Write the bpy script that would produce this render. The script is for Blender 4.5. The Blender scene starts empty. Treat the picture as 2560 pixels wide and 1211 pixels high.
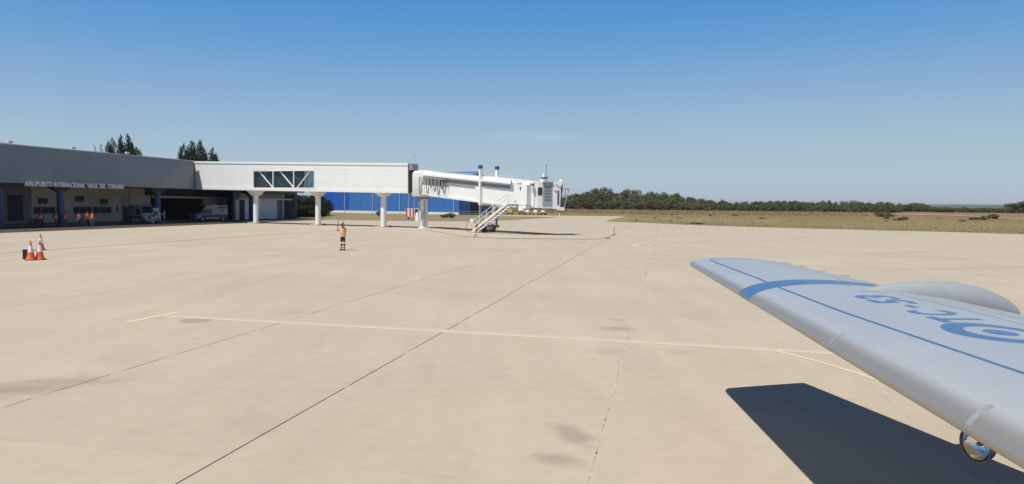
import bpy, bmesh, math, random
import numpy as np
from mathutils import Vector, Matrix, Euler
random.seed(7)
S = bpy.context.scene
COL = S.collection
PI = math.pi
# ------------------------------------------------------------------ camera
EYE = 3.2
FPX = 1920.0
PITCH = math.atan((605.5 - 511) / FPX)
ROLL = math.atan(.0115)
_R0 = np.array([1, 0, 0.]); _F = np.array([0, math.cos(PITCH), -math.sin(PITCH)]); _U0 = np.array([0, math.sin(PITCH), math.cos(PITCH)])
_R = _R0 * math.cos(ROLL) + _U0 * math.sin(ROLL)
_U = _U0 * math.cos(ROLL) - _R0 * math.sin(ROLL)
CAM = np.array([0, 0, EYE])
cd = bpy.data.cameras.new('camera'); cam = bpy.data.objects.new('camera', cd); COL.objects.link(cam)
cd.sensor_width = 36; cd.lens = 36 * FPX / 2560; cd.clip_start = .05; cd.clip_end = 12000
m = Matrix.Identity(4)
for i in range(3):
    m[i][0] = _R[i]; m[i][1] = _U[i]; m[i][2] = -_F[i]; m[i][3] = CAM[i]
cam.matrix_world = m
S.camera = cam
# ------------------------------------------------------------------ world, sun, exposure
SUNV = Vector((-.38, -.36, 1)).normalized()
EL = math.asin(SUNV.z); AZ = math.atan2(SUNV.x, SUNV.y)
W = bpy.data.worlds.new('World'); S.world = W; W.use_nodes = True
nt = W.node_tree; nt.nodes.clear()
wo = nt.nodes.new('ShaderNodeOutputWorld'); bg = nt.nodes.new('ShaderNodeBackground')
sky = nt.nodes.new('ShaderNodeTexSky'); sky.sky_type = 'NISHITA'; sky.sun_disc = False
sky.sun_elevation = EL; sky.sun_rotation = AZ % (2 * PI)
sky.altitude = 600; sky.air_density = .6; sky.dust_density = .2; sky.ozone_density = 3.0
bg.inputs[1].default_value = .10
# colour response of the clear dry sky (deeper blue aloft, pale at the horizon)
L = nt.links.new
sc0 = nt.nodes.new('ShaderNodeVectorMath'); sc0.operation = 'SCALE'; sc0.inputs['Scale'].default_value = .1
cv = nt.nodes.new('ShaderNodeRGBCurve'); cm_ = cv.mapping
for ch_, pts in ((0, [(0, 0), (.05, .022), (.109, .087), (.188, .262), (.293, .38), (.59, .476), (1, .60)]),
                 (1, [(0, 0), (.10, .060), (.155, .165), (.192, .285), (.317, .432), (.463, .525), (.695, .565), (1, .62)]),
                 (2, [(0, 0), (.18, .12), (.29, .34), (.372, .615), (.543, .655), (.68, .640), (1, .66)])):
    c_ = cm_.curves[ch_]
    c_.points[0].location = pts[0]; c_.points[1].location = pts[-1]
    for q in pts[1:-1]: c_.points.new(*q)
cm_.update()
sc1 = nt.nodes.new('ShaderNodeVectorMath'); sc1.operation = 'SCALE'; sc1.inputs['Scale'].default_value = 10
L(sky.outputs[0], sc0.inputs[0]); L(sc0.outputs[0], cv.inputs['Color']); L(cv.outputs[0], sc1.inputs[0])
# two faint wisps of cirrus low in the sky
tcw = nt.nodes.new('ShaderNodeTexCoord'); mp = nt.nodes.new('ShaderNodeMapping'); mp.inputs['Scale'].default_value = (9, 9, 70)
nz = nt.nodes.new('ShaderNodeTexNoise'); nz.inputs['Scale'].default_value = 3.1; nz.inputs['Detail'].default_value = 6
nrm = nt.nodes.new('ShaderNodeMapRange'); nrm.inputs[1].default_value = .42; nrm.inputs[2].default_value = .75; nrm.inputs[4].default_value = 1
m2 = nt.nodes.new('ShaderNodeMapping'); m2.vector_type = 'TEXTURE'; m2.inputs['Location'].default_value = (.02, 1, .087); m2.inputs['Scale'].default_value = (.10, 1, .010)
ln = nt.nodes.new('ShaderNodeVectorMath'); ln.operation = 'LENGTH'
mk = nt.nodes.new('ShaderNodeMapRange'); mk.interpolation_type = 'SMOOTHSTEP'; mk.inputs[1].default_value = 0; mk.inputs[2].default_value = 1; mk.inputs[3].default_value = .42; mk.inputs[4].default_value = 0
mul = nt.nodes.new('ShaderNodeMath'); mul.operation = 'MULTIPLY'
mx = nt.nodes.new('ShaderNodeMix'); mx.data_type = 'RGBA'; mx.inputs[7].default_value = (6.6, 7.2, 7.8, 1)
L(tcw.outputs['Generated'], mp.inputs[0]); L(mp.outputs[0], nz.inputs['Vector']); L(nz.outputs[0], nrm.inputs[0])
L(tcw.outputs['Generated'], m2.inputs[0]); L(m2.outputs[0], ln.inputs[0]); L(ln.outputs['Value'], mk.inputs[0])
L(nrm.outputs[0], mul.inputs[0]); L(mk.outputs[0], mul.inputs[1]); L(mul.outputs[0], mx.inputs[0])
L(sc1.outputs[0], mx.inputs[6]); L(mx.outputs[2], bg.inputs[0]); L(bg.outputs[0], wo.inputs[0])
sd = bpy.data.lights.new('sun', 'SUN'); sd.energy = 5.0; sd.angle = math.radians(.53); sd.color = (1, .945, .85)
sun = bpy.data.objects.new('sun', sd); COL.objects.link(sun)
sun.rotation_euler = SUNV.to_track_quat('Z', 'Y').to_euler(); sun.location = (-40, -40, 100)
S.view_settings.view_transform = 'Standard'; S.view_settings.look = 'None'
S.view_settings.exposure = 0.0; S.view_settings.gamma = 1; S.view_settings.use_curve_mapping = False

# ------------------------------------------------------------------ projection helpers
def ray(x, y): return _F * FPX + _R * (x - 1280) - _U * (y - 605.5)
def G(x, y, z=0.):
    d = ray(x, y); return CAM + d * ((z - EYE) / d[2])
def atd(x, y, Y):
    d = ray(x, y); return CAM + d * (Y / d[1])
class Fr:
    """a building's own plan axes: u along, v away from the apron"""
    def __init__(s, o, u):
        s.o = np.array(o, float); s.u = np.array(u, float) / np.linalg.norm(u); s.v = np.array([-s.u[1], s.u[0]])
        s.rz = math.atan2(s.u[1], s.u[0])
    def px(s, x, y, yo=0):
        d = ray(x, y); A = s.o + s.v * yo
        n = np.array([-s.u[1], s.u[0]]); t = np.dot(n, A) / np.dot(n, d[:2]); P = CAM + d * t
        return float(np.dot(P[:2] - A, s.u)), float(P[2])
    def w(s, a, b, z=0.):
        p = s.o + s.u * a + s.v * b; return (float(p[0]), float(p[1]), z)

# ------------------------------------------------------------------ materials
def mat(name, col, rough=.6, metal=0., var=.08, scale=1.2, bump=0., bscale=30, spec=.5, objvar=0., col2=None, coat=0., stretch=None):
    M = bpy.data.materials.new(name); M.use_nodes = True
    n = M.node_tree.nodes; l = M.node_tree.links.new
    b = n['Principled BSDF']; b.inputs['Roughness'].default_value = rough; b.inputs['Metallic'].default_value = metal
    b.inputs['Specular IOR Level'].default_value = spec; b.inputs['Coat Weight'].default_value = coat
    c = list(col) + [1]; c2 = list(col2) + [1] if col2 else [max(0, v * (1 - var * 2.2)) for v in col] + [1]
    geo = n.new('ShaderNodeNewGeometry'); no = n.new('ShaderNodeTexNoise'); no.inputs['Scale'].default_value = scale
    no.inputs['Detail'].default_value = 6; no.inputs['Roughness'].default_value = .62
    src = geo.outputs['Position']
    if stretch:
        mpn = n.new('ShaderNodeMapping'); mpn.inputs['Scale'].default_value = stretch; l(src, mpn.inputs[0]); src = mpn.outputs[0]
    l(src, no.inputs['Vector'])
    mr = n.new('ShaderNodeMapRange'); mr.inputs[1].default_value = .32; mr.inputs[2].default_value = .68; l(no.outputs[0], mr.inputs[0])
    mxn = n.new('ShaderNodeMix'); mxn.data_type = 'RGBA'; mxn.inputs[6].default_value = c2; mxn.inputs[7].default_value = c
    l(mr.outputs[0], mxn.inputs[0]); out = mxn.outputs[2]
    if objvar:
        oi = n.new('ShaderNodeObjectInfo'); hs = n.new('ShaderNodeHueSaturation'); r2 = n.new('ShaderNodeMapRange')
        r2.inputs[3].default_value = 1 - objvar; r2.inputs[4].default_value = 1 + objvar
        l(oi.outputs['Random'], r2.inputs[0]); l(r2.outputs[0], hs.inputs['Value']); l(out, hs.inputs['Color']); out = hs.outputs[0]
    l(out, b.inputs['Base Color'])
    if bump:
        n2 = n.new('ShaderNodeTexNoise'); n2.inputs['Scale'].default_value = bscale; n2.inputs['Detail'].default_value = 4; l(src, n2.inputs['Vector'])
        bp = n.new('ShaderNodeBump'); bp.inputs['Strength'].default_value = bump; bp.inputs['Distance'].default_value = .02
        l(n2.outputs[0], bp.inputs['Height']); l(bp.outputs[0], b.inputs['Normal'])
    return M
def ribbed(M, axis, period, strength=.35):
    n = M.node_tree.nodes; l = M.node_tree.links.new; b = n['Principled BSDF']
    tc = n.new('ShaderNodeTexCoord'); geo = n.new('ShaderNodeNewGeometry'); dp = n.new('ShaderNodeVectorMath'); dp.operation = 'DOT_PRODUCT'
    dp.inputs[1].default_value = axis; l(geo.outputs['Position'], dp.inputs[0])
    mm = n.new('ShaderNodeMath'); mm.operation = 'MULTIPLY'; mm.inputs[1].default_value = 2 * PI / period; l(dp.outputs['Value'], mm.inputs[0])
    sn = n.new('ShaderNodeMath'); sn.operation = 'SINE'; l(mm.outputs[0], sn.inputs[0])
    bp = n.new('ShaderNodeBump'); bp.inputs['Strength'].default_value = strength; bp.inputs['Distance'].default_value = .03
    l(sn.outputs[0], bp.inputs['Height']); l(bp.outputs[0], b.inputs['Normal'])
    return M
def glass(name, col, rough=.05, trans=0., alpha=None):
    M = bpy.data.materials.new(name); M.use_nodes = True; n = M.node_tree.nodes; l = M.node_tree.links.new
    b = n['Principled BSDF']; b.inputs['Base Color'].default_value = list(col) + [1]; b.inputs['Roughness'].default_value = rough
    if alpha is not None:
        tr = n.new('ShaderNodeBsdfTransparent'); ms = n.new('ShaderNodeMixShader'); ms.inputs[0].default_value = alpha
        tr.inputs[0].default_value = (.80, .87, .89, 1)
        l(tr.outputs[0], ms.inputs[1]); l(b.outputs[0], ms.inputs[2]); l(ms.outputs[0], n['Material Output'].inputs[0])
    return M
MT = {}
MT['white'] = mat('white paint', (.83, .825, .80), .42, var=.03, scale=.8)
MT['whitepanel'] = mat('white sandwich panel', (.83, .825, .80), .45, var=.03, scale=.5, objvar=.006)
MT['whiteold'] = mat('weathered white paint', (.76, .76, .74), .55, var=.07, scale=1.6, stretch=(1, 1, .25))
MT['winmatte'] = mat('dull dark window glass', (.03, .036, .055), .45, spec=.15, var=.1)
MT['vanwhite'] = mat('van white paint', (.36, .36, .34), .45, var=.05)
MT['letter'] = mat('bright white sign paint', (.93, .93, .92), .4, var=.01)
MT['offwhite'] = mat('off white paint', (.62, .62, .60), .55, var=.06)
MT['fascia'] = mat('grey metal cladding', (.20, .235, .265), .42, metal=.25, var=.06, scale=.4, objvar=.03)
MT['trim'] = mat('light trim', (.62, .63, .62), .5, var=.06)
MT['beige'] = mat('beige render wall', (.50, .46, .39), .85, var=.06, scale=.7, bump=.2)
MT['greywall'] = mat('grey wall', (.20, .21, .22), .8, var=.08)
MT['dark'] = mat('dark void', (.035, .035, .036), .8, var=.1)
MT['blackrub'] = mat('black rubber', (.022, .022, .024), .75, var=.15, scale=5)
MT['bluecol'] = mat('blue column paint', (.022, .052, .17), .45, var=.06)
MT['navy'] = mat('navy panel', (.035, .045, .11), .4, var=.06)
MT['bluecap'] = mat('blue cap paint', (.035, .10, .30), .45, var=.06)
MT['hblue'] = ribbed(mat('blue ribbed sheet', (.045, .17, .47), .45, var=.05, scale=.2, stretch=(1, 1, .2)), (.917, -.40, 0), .35, .25)
MT['hblue2'] = ribbed(mat('deeper blue ribbed sheet', (.014, .105, .45), .45, var=.05, scale=.2), (.917, -.40, 0), .35, .25)
MT['hblueg'] = ribbed(mat('blue gable sheet', (.045, .15, .40), .5, var=.07, scale=.2, stretch=(1, 1, .2)), (.40, .917, 0), .35, .3)
MT['hroof'] = mat('blue roof sheet', (.06, .19, .44), .4, var=.06, scale=.2)
MT['steel'] = mat('galvanised steel', (.42, .44, .45), .45, metal=.6, var=.1, scale=4)
MT['greysteel'] = mat('grey painted steel', (.28, .30, .31), .5, var=.1, scale=4)
MT['brownsteel'] = mat('rusty grating steel', (.22, .17, .14), .7, var=.2, scale=6)
MT['shutter'] = mat('grey curtain slats', (.33, .40, .42), .5, var=.05, objvar=.05)
MT['glassdark'] = glass('dark window glass', (.02, .025, .04), .08)
MT['vanglass'] = glass('van glass', (.012, .015, .018), .06)
MT['tint'] = glass('tinted clear glass', (.10, .13, .14), .04, alpha=.16)
MT['concrete_grey'] = mat('pale cast concrete', (.52, .50, .46), .85, var=.08, scale=3)
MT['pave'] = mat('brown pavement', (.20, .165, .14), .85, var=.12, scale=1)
MT['joint'] = mat('joint filler', (.085, .06, .045), .9, var=.3, scale=.6)
MT['palejoint'] = mat('pale joint sealant', (.60, .57, .51), .8, col2=(.20, .16, .12), scale=2.6)
MT['yellow'] = mat('faded yellow line paint', (.70, .62, .42), .7, col2=(.55, .475, .34), scale=3.5)
MT['ghost'] = mat('scrubbed line trace', (.485, .425, .345), .85, var=.02, scale=2)
MT['wline'] = mat('worn white line paint', (.545, .50, .43), .8, col2=(.465, .41, .34), scale=2.5)
MT['redline'] = mat('rust red line paint', (.22, .115, .075), .8, col2=(.30, .21, .16), scale=1.3)
MT['cableg'] = mat('grey brown cable', (.22, .17, .13), .8)
MT['stain'] = mat('stained patch', (.34, .285, .235), .9, var=.05, scale=3)
MT['orange'] = mat('orange plastic', (.80, .13, .035), .45, var=.06, scale=5)
MT['conewhite'] = mat('reflective white sleeve', (.80, .78, .76), .45, var=.05, scale=5)
MT['vest'] = mat('orange high visibility cloth', (.90, .17, .045), .75, var=.08, scale=9)
MT['vestpale'] = mat('faded peach orange high visibility cloth', (.95, .34, .14), .75, var=.08, scale=9)
MT['reflect'] = mat('silver reflective tape', (.72, .72, .70), .4, var=.05)
MT['skin'] = mat('skin', (.33, .17, .105), .6, var=.05)
MT['hair'] = mat('dark hair', (.02, .015, .012), .7)
MT['blackcloth'] = mat('black cloth', (.018, .018, .024), .85, var=.1)
MT['navycloth'] = mat('navy cloth', (.022, .028, .07), .85, var=.1)
MT['bluecloth'] = mat('blue cloth', (.03, .07, .26), .8, var=.1)
MT['ltblue'] = mat('light blue cloth', (.07, .14, .30), .8, var=.1)
MT['khaki'] = mat('khaki cloth', (.15, .13, .10), .85, var=.1)
MT['whitecloth'] = mat('white shirt cloth', (.70, .70, .70), .8, var=.05)
MT['redwand'] = mat('red wand plastic', (.80, .05, .035), .4)
MT['yellowbody'] = mat('yellow paint', (.68, .54, .24), .5, var=.08, scale=3)
MT['redstripe'] = mat('red paint', (.60, .03, .04), .5, var=.06)
MT['bark'] = mat('bark', (.09, .07, .05), .9, var=.2)
MT['chrome'] = mat('polished reflector', (.74, .72, .68), .10, metal=1, var=0)
MT['darkmetal'] = mat('dark metal rim', (.10, .095, .09), .4, metal=.7, var=.05)
MT['wing'] = mat('pale grey wing paint', (.375, .402, .425), .36, var=.035, scale=1.1, coat=.2, spec=.5)
MT['lemetal'] = mat('grey leading edge paint', (.345, .36, .355), .42, var=.04, scale=5, coat=.1)
MT['fairing'] = mat('grey fairing paint', (.37, .385, .405), .40, var=.04, scale=2, coat=.15)
MT['strap'] = mat('grey strap', (.36, .37, .375), .45, metal=.25, var=.04)
MT['wingblue'] = mat('blue wing marking', (.075, .160, .325), .40, var=.06, scale=2.5, coat=.2)
MT['seam'] = mat('panel seam', (.17, .21, .27), .6, var=.1)
MT['hill'] = mat('far ridge scrub', (.10, .12, .075), .95, var=.15, scale=.01)
MT['runway'] = mat('pale runway surface', (.50, .46, .40), .9, var=.04, scale=.05)

def leafmat(name, c1, c2, objvar=.18):
    M = mat(name, c1, .75, var=0, scale=.45, col2=c2, objvar=objvar, spec=.2)
    n = M.node_tree.nodes; l = M.node_tree.links.new
    b = n['Principled BSDF']
    tl = n.new('ShaderNodeBsdfTranslucent'); ms = n.new('ShaderNodeMixShader'); ms.inputs[0].default_value = .22
    src = b.inputs['Base Color'].links[0].from_socket
    l(src, tl.inputs[0]); l(b.outputs[0], ms.inputs[1]); l(tl.outputs[0], ms.inputs[2]); l(ms.outputs[0], n['Material Output'].inputs[0])
    return M
MT['leafwood'] = leafmat('olive scrub leaves', (.165, .165, .080), (.095, .100, .048), .26)
MT['leafwood2'] = leafmat('yellow green leaves', (.20, .19, .065), (.11, .11, .045))
MT['leafdark'] = leafmat('dark evergreen leaves', (.042, .055, .022), (.022, .030, .014))
MT['leafpoplar'] = leafmat('poplar leaves', (.050, .072, .026), (.026, .040, .016))
MT['leafpale'] = leafmat('pale poplar leaves', (.13, .15, .065), (.07, .085, .04))

# wing nose: darker metallic tint painted in for shading and reflections towards the edge (blend stored per vertex as 'bare')
def nose_mat():
    M = mat('wing nose, worn to metal', (.375, .402, .425), .36, var=.035, scale=1.1, coat=.2, spec=.5); n = M.node_tree.nodes; l = M.node_tree.links.new; b = n['Principled BSDF']
    at = n.new('ShaderNodeAttribute'); at.attribute_name = 'nose_shade'; src = b.inputs['Base Color'].links[0].from_socket
    mx_ = n.new('ShaderNodeMix'); mx_.data_type = 'RGBA'; mx_.inputs[7].default_value = (.37, .36, .335, 1); l(at.outputs['Fac'], mx_.inputs[0]); l(src, mx_.inputs[6]); l(mx_.outputs[2], b.inputs['Base Color'])
    m1 = n.new('ShaderNodeMath'); m1.operation = 'MULTIPLY'; m1.inputs[1].default_value = .48; l(at.outputs['Fac'], m1.inputs[0]); l(m1.outputs[0], b.inputs['Metallic'])
    return M
MT['nose'] = nose_mat()
# ---- concrete apron material: fine grain, big soft tone drift, named smudges
def concrete_mat():
    M = mat('apron concrete', (.460, .396, .306), .86, var=0, scale=.16, col2=(.424, .361, .276), objvar=.028, bump=.10, bscale=60)
    n = M.node_tree.nodes; l = M.node_tree.links.new; b = n['Principled BSDF']
    src = b.inputs['Base Color'].links[0].from_socket
    geo = n.new('ShaderNodeNewGeometry')
    # fine mottling
    f = n.new('ShaderNodeTexNoise'); f.inputs['Scale'].default_value = 3.2; f.inputs['Detail'].default_value = 9; l(geo.outputs['Position'], f.inputs['Vector'])
    fr = n.new('ShaderNodeMapRange'); fr.inputs[1].default_value = .3; fr.inputs[2].default_value = .7; fr.inputs[3].default_value = .955; fr.inputs[4].default_value = 1.035; l(f.outputs[0], fr.inputs[0])
    # sweeping marks along the lanes
    mpn = n.new('ShaderNodeMapping'); mpn.inputs['Rotation'].default_value = (0, 0, math.radians(11.2)); mpn.inputs['Scale'].default_value = (.9, .07, 1)
    l(geo.outputs['Position'], mpn.inputs[0])
    g = n.new('ShaderNodeTexNoise'); g.inputs['Scale'].default_value = 1.0; g.inputs['Detail'].default_value = 5; l(mpn.outputs[0], g.inputs['Vector'])
    gr = n.new('ShaderNodeMapRange'); gr.inputs[1].default_value = .35; gr.inputs[2].default_value = .7; gr.inputs[3].default_value = 1.025; gr.inputs[4].default_value = .955; l(g.outputs[0], gr.inputs[0])
    mu = n.new('ShaderNodeMath'); mu.operation = 'MULTIPLY'; l(fr.outputs[0], mu.inputs[0]); l(gr.outputs[0], mu.inputs[1])
    val = mu.outputs[0]
    wn = n.new('ShaderNodeTexNoise'); wn.inputs['Scale'].default_value = 1.7; wn.inputs['Detail'].default_value = 6; l(geo.outputs['Position'], wn.inputs['Vector'])
    smudges = []
    for (x, y, ra, rb, ang, k) in [(1430, 1085, .26, .70, 20, .27), (1385, 1150, .30, .42, 50, .24), (1540, 822, .5, .55, 10, .26), (1540, 800, .25, .35, 0, .15), (1525, 880, .5, .5, 0, .08),
                                   (1700, 880, .4, .5, 0, .07), (110, 960, .7, 1.6, -65, .22), (20, 985, .6, 1.2, -60, .16), (640, 1060, .5, .9, 20, .06), (1150, 740, 1.2, 2.6, 10, .05), (300, 890, .8, 2.0, 40, .06), (800, 850, .25, 3.0, 4, .045), (1050, 900, .22, 3.5, 14, .045), (1330, 730, .4, 5.0, 12, .05), (1750, 800, .4, 2.2, 8, .06), (560, 720, .7, 5.0, 11, .045), (1480, 980, .2, 1.6, 14, .05), (1250, 930, .35, .7, 0, .06), (930, 930, .10, .18, 0, .20), (735, 780, .5, 1.0, 0, .08),
                                   (2260, 632, .8, 7, -60, .10), (2450, 670, .6, 9, -68, .12), (2360, 650, .6, 6, -60, .08), (445, 615, 1.6, .55, 0, .30), (760, 575, 6, 1.2, 0, .06)]:
        P = G(x, y); c = mathn = n.new('ShaderNodeMapping'); mathn.vector_type = 'TEXTURE'
        mathn.inputs['Location'].default_value = (P[0], P[1], 0); mathn.inputs['Rotation'].default_value = (0, 0, math.radians(ang)); mathn.inputs['Scale'].default_value = (ra, rb, 1)
        l(geo.outputs['Position'], mathn.inputs[0])
        sx = n.new('ShaderNodeSeparateXYZ'); l(mathn.outputs[0], sx.inputs[0]); cx = n.new('ShaderNodeCombineXYZ'); l(sx.outputs[0], cx.inputs[0]); l(sx.outputs[1], cx.inputs[1])
        ln = n.new('ShaderNodeVectorMath'); ln.operation = 'LENGTH'; l(cx.outputs[0], ln.inputs[0])
        ad = n.new('ShaderNodeMath'); ad.operation = 'MULTIPLY_ADD'; ad.inputs[1].default_value = 1.5; ad.inputs[2].default_value = -.75; l(wn.outputs[0], ad.inputs[0])
        a2 = n.new('ShaderNodeMath'); a2.operation = 'ADD'; l(ln.outputs['Value'], a2.inputs[0]); l(ad.outputs[0], a2.inputs[1])
        r = n.new('ShaderNodeMapRange'); r.interpolation_type = 'SMOOTHERSTEP'; r.inputs[1].default_value = .15; r.inputs[2].default_value = 1.25; r.inputs[3].default_value = 1 - k; r.inputs[4].default_value = 1.; l(a2.outputs[0], r.inputs[0])
        m2 = n.new('ShaderNodeMath'); m2.operation = 'MULTIPLY'; l(val, m2.inputs[0]); l(r.outputs[0], m2.inputs[1]); val = m2.outputs[0]
    vm = n.new('ShaderNodeVectorMath'); vm.operation = 'SCALE'; l(src, vm.inputs[0]); l(val, vm.inputs['Scale']); l(vm.outputs[0], b.inputs['Base Color'])
    return M
MT['apron'] = concrete_mat()
def field_mat():
    M = mat('dry grass field', (.30, .215, .115), .95, var=0, scale=.03, col2=(.205, .185, .085), spec=.1, stretch=(1, .45, 1))
    n = M.node_tree.nodes; l = M.node_tree.links.new; b = n['Principled BSDF']
    src = b.inputs['Base Color'].links[0].from_socket; geo = n.new('ShaderNodeNewGeometry')
    f = n.new('ShaderNodeTexNoise'); f.inputs['Scale'].default_value = .16; f.inputs['Detail'].default_value = 11; f.inputs['Roughness'].default_value = .72; l(geo.outputs['Position'], f.inputs['Vector'])
    fr = n.new('ShaderNodeMapRange'); fr.inputs[1].default_value = .3; fr.inputs[2].default_value = .7; fr.inputs[3].default_value = .66; fr.inputs[4].default_value = 1.22; l(f.outputs[0], fr.inputs[0])
    # mown greener wedge next to the taxiway corner
    P = G(1680, 549); mpn = n.new('ShaderNodeMapping'); mpn.vector_type = 'TEXTURE'; mpn.inputs['Location'].default_value = (P[0] + 3, P[1] + 5, 0); mpn.inputs['Scale'].default_value = (24, 34, 1e3); mpn.inputs['Rotation'].default_value = (0, 0, .25)
    l(geo.outputs['Position'], mpn.inputs[0]); ln = n.new('ShaderNodeVectorMath'); ln.operation = 'LENGTH'; l(mpn.outputs[0], ln.inputs[0])
    r = n.new('ShaderNodeMapRange'); r.interpolation_type = 'SMOOTHSTEP'; r.inputs[1].default_value = .6; r.inputs[2].default_value = 1.15; r.inputs[3].default_value = .8; r.inputs[4].default_value = 0; l(ln.outputs['Value'], r.inputs[0])
    mg = n.new('ShaderNodeMix'); mg.data_type = 'RGBA'; mg.inputs[7].default_value = (.245, .235, .115, 1); l(r.outputs[0], mg.inputs[0])
    sy = n.new('ShaderNodeSeparateXYZ'); l(geo.outputs['Position'], sy.inputs[0])
    ry = n.new('ShaderNodeMapRange'); ry.interpolation_type = 'SMOOTHSTEP'; ry.inputs[1].default_value = 150; ry.inputs[2].default_value = 260; ry.inputs[4].default_value = .65; l(sy.outputs[1], ry.inputs[0])
    mb_ = n.new('ShaderNodeMix'); mb_.data_type = 'RGBA'; mb_.inputs[7].default_value = (.235, .140, .070, 1); l(ry.outputs[0], mb_.inputs[0]); l(src, mb_.inputs[6]); l(mb_.outputs[2], mg.inputs[6])
    vm = n.new('ShaderNodeVectorMath'); vm.operation = 'SCALE'; l(mg.outputs[2], vm.inputs[0]); l(fr.outputs[0], vm.inputs['Scale']); l(vm.outputs[0], b.inputs['Base Color'])
    return M
MT['field'] = field_mat()
MT['verge'] = mat('thin dry verge grass', (.30, .255, .155), .95, var=0, scale=.3, col2=(.17, .135, .07), spec=.1, stretch=(.4, 1.6, 1))
MT['tuft'] = mat('dry grass blades', (.40, .31, .18), .9, var=0, scale=.03, col2=(.22, .20, .09), spec=.1)

# ------------------------------------------------------------------ mesh helpers
class MB:
    def __init__(s): s.v = []; s.f = []
    def add(s, vs, fs, M=None):
        k = len(s.v)
        s.v += [tuple((M @ Vector(p)) if M is not None else p) for p in vs]; s.f += [tuple(i + k for i in f) for f in fs]; return s
    def box(s, c, d, rz=0, M=None):
        x, y, z = [v / 2 for v in d]; R = Matrix.Translation(c) @ Matrix.Rotation(rz, 4, 'Z')
        if M is not None: R = R @ M
        return s.add([(-x, -y, -z), (x, -y, -z), (x, y, -z), (-x, y, -z), (-x, -y, z), (x, -y, z), (x, y, z), (-x, y, z)],
                     [(0, 3, 2, 1), (4, 5, 6, 7), (0, 1, 5, 4), (1, 2, 6, 5), (2, 3, 7, 6), (3, 0, 4, 7)], R)
    def bx(s, x0, x1, y0, y1, z0, z1): return s.box(((x0 + x1) / 2, (y0 + y1) / 2, (z0 + z1) / 2), (abs(x1 - x0), abs(y1 - y0), abs(z1 - z0)))
    def hexa(s, p):  # 8 corners bottom 4, top 4
        return s.add(p, [(0, 3, 2, 1), (4, 5, 6, 7), (0, 1, 5, 4), (1, 2, 6, 5), (2, 3, 7, 6), (3, 0, 4, 7)])
    def slope(s, x0, x1, y0, y1, zb, zt):  # long box whose bottom and top follow functions of x
        return s.hexa([(x0, y0, zb(x0)), (x1, y0, zb(x1)), (x1, y1, zb(x1)), (x0, y1, zb(x0)), (x0, y0, zt(x0)), (x1, y0, zt(x1)), (x1, y1, zt(x1)), (x0, y1, zt(x0))])
    def tube(s, a, b, r, n=10, r2=None, caps=True):
        a = Vector(a); b = Vector(b); d = (b - a); r2 = r if r2 is None else r2
        q = d.to_track_quat('Z', 'Y').to_matrix(); vs = []
        for P, R in ((a, r), (b, r2)):
            for i in range(n):
                t = 2 * PI * i / n; vs.append(tuple(P + q @ Vector((math.cos(t) * R, math.sin(t) * R, 0))))
        fs = [(i, (i + 1) % n, n + (i + 1) % n, n + i) for i in range(n)]
        if caps: fs += [tuple(range(n))[::-1], tuple(range(n, 2 * n))]
        return s.add(vs, fs)
    def path(s, pts, r, n=6):
        for a, b in zip(pts[:-1], pts[1:]): s.tube(a, b, r, n)
        return s
    def lathe(s, prof, n=20, c=(0, 0, 0), M=None, caps=True):
        vs = []; fs = []
        for r, z in prof:
            for i in range(n):
                t = 2 * PI * i / n; vs.append((c[0] + math.cos(t) * r, c[1] + math.sin(t) * r, c[2] + z))
        for k in range(len(prof) - 1):
            for i in range(n): fs.append((k * n + i, k * n + (i + 1) % n, (k + 1) * n + (i + 1) % n, (k + 1) * n + i))
        if caps: fs.append(tuple(range(n))[::-1]); fs.append(tuple(range((len(prof) - 1) * n, len(prof) * n)))
        return s.add(vs, fs, M)
    def prism(s, poly, z0, z1):
        n = len(poly); return s.add([(x, y, z0) for x, y in poly] + [(x, y, z1) for x, y in poly],
                                    [tuple(range(n))[::-1], tuple(range(n, 2 * n))] + [(i, (i + 1) % n, n + (i + 1) % n, n + i) for i in range(n)])
    def extr(s, poly, y0, y1):  # polygon in xz, extruded in y
        n = len(poly); return s.add([(x, y0, z) for x, z in poly] + [(x, y1, z) for x, z in poly],
                                    [tuple(range(n)), tuple(range(n, 2 * n))[::-1]] + [(i, n + i, n + (i + 1) % n, (i + 1) % n) for i in range(n)])
    def mesh(s, name, mt, smooth=False):
        me = bpy.data.meshes.new(name); me.from_pydata(s.v, [], s.f); me.update()
        me.materials.append(MT[mt] if isinstance(mt, str) else mt)
        if smooth:
            bm = bmesh.new(); bm.from_mesh(me); bmesh.ops.recalc_face_normals(bm, faces=bm.faces); bm.to_mesh(me); bm.free()
            for p in me.polygons: p.use_smooth = True
            try: me.set_sharp_from_angle(angle=math.radians(38))
            except Exception: pass
        else:
            bm = bmesh.new(); bm.from_mesh(me); bmesh.ops.recalc_face_normals(bm, faces=bm.faces); bm.to_mesh(me); bm.free()
        return me
def link(name, me, parent=None, loc=(0, 0, 0), rz=0, **kw):
    o = bpy.data.objects.new(name, me); COL.objects.link(o); o.parent = parent; o.location = loc; o.rotation_euler = (0, 0, rz)
    for k, v in kw.items(): o[k] = v
    return o
def part(name, mb, mt, parent, smooth=False, bevel=0, **kw):
    o = link(name, mb.mesh(name, mt, smooth), parent, **kw)
    if bevel:
        b = o.modifiers.new('bevel', 'BEVEL'); b.width = bevel; b.segments = 2; b.limit_method = 'ANGLE'
    return o
def thing(name, label, cat, loc=(0, 0, 0), rz=0, group=None):
    o = bpy.data.objects.new(name, None); COL.objects.link(o); o.location = loc; o.rotation_euler = (0, 0, rz); o.empty_display_size = .3
    o['label'] = label; o['category'] = cat
    if group: o['group'] = group
    return o
def tag(o, label, cat, group=None):
    o['label'] = label; o['category'] = cat
    if group: o['group'] = group
    return o
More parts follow.
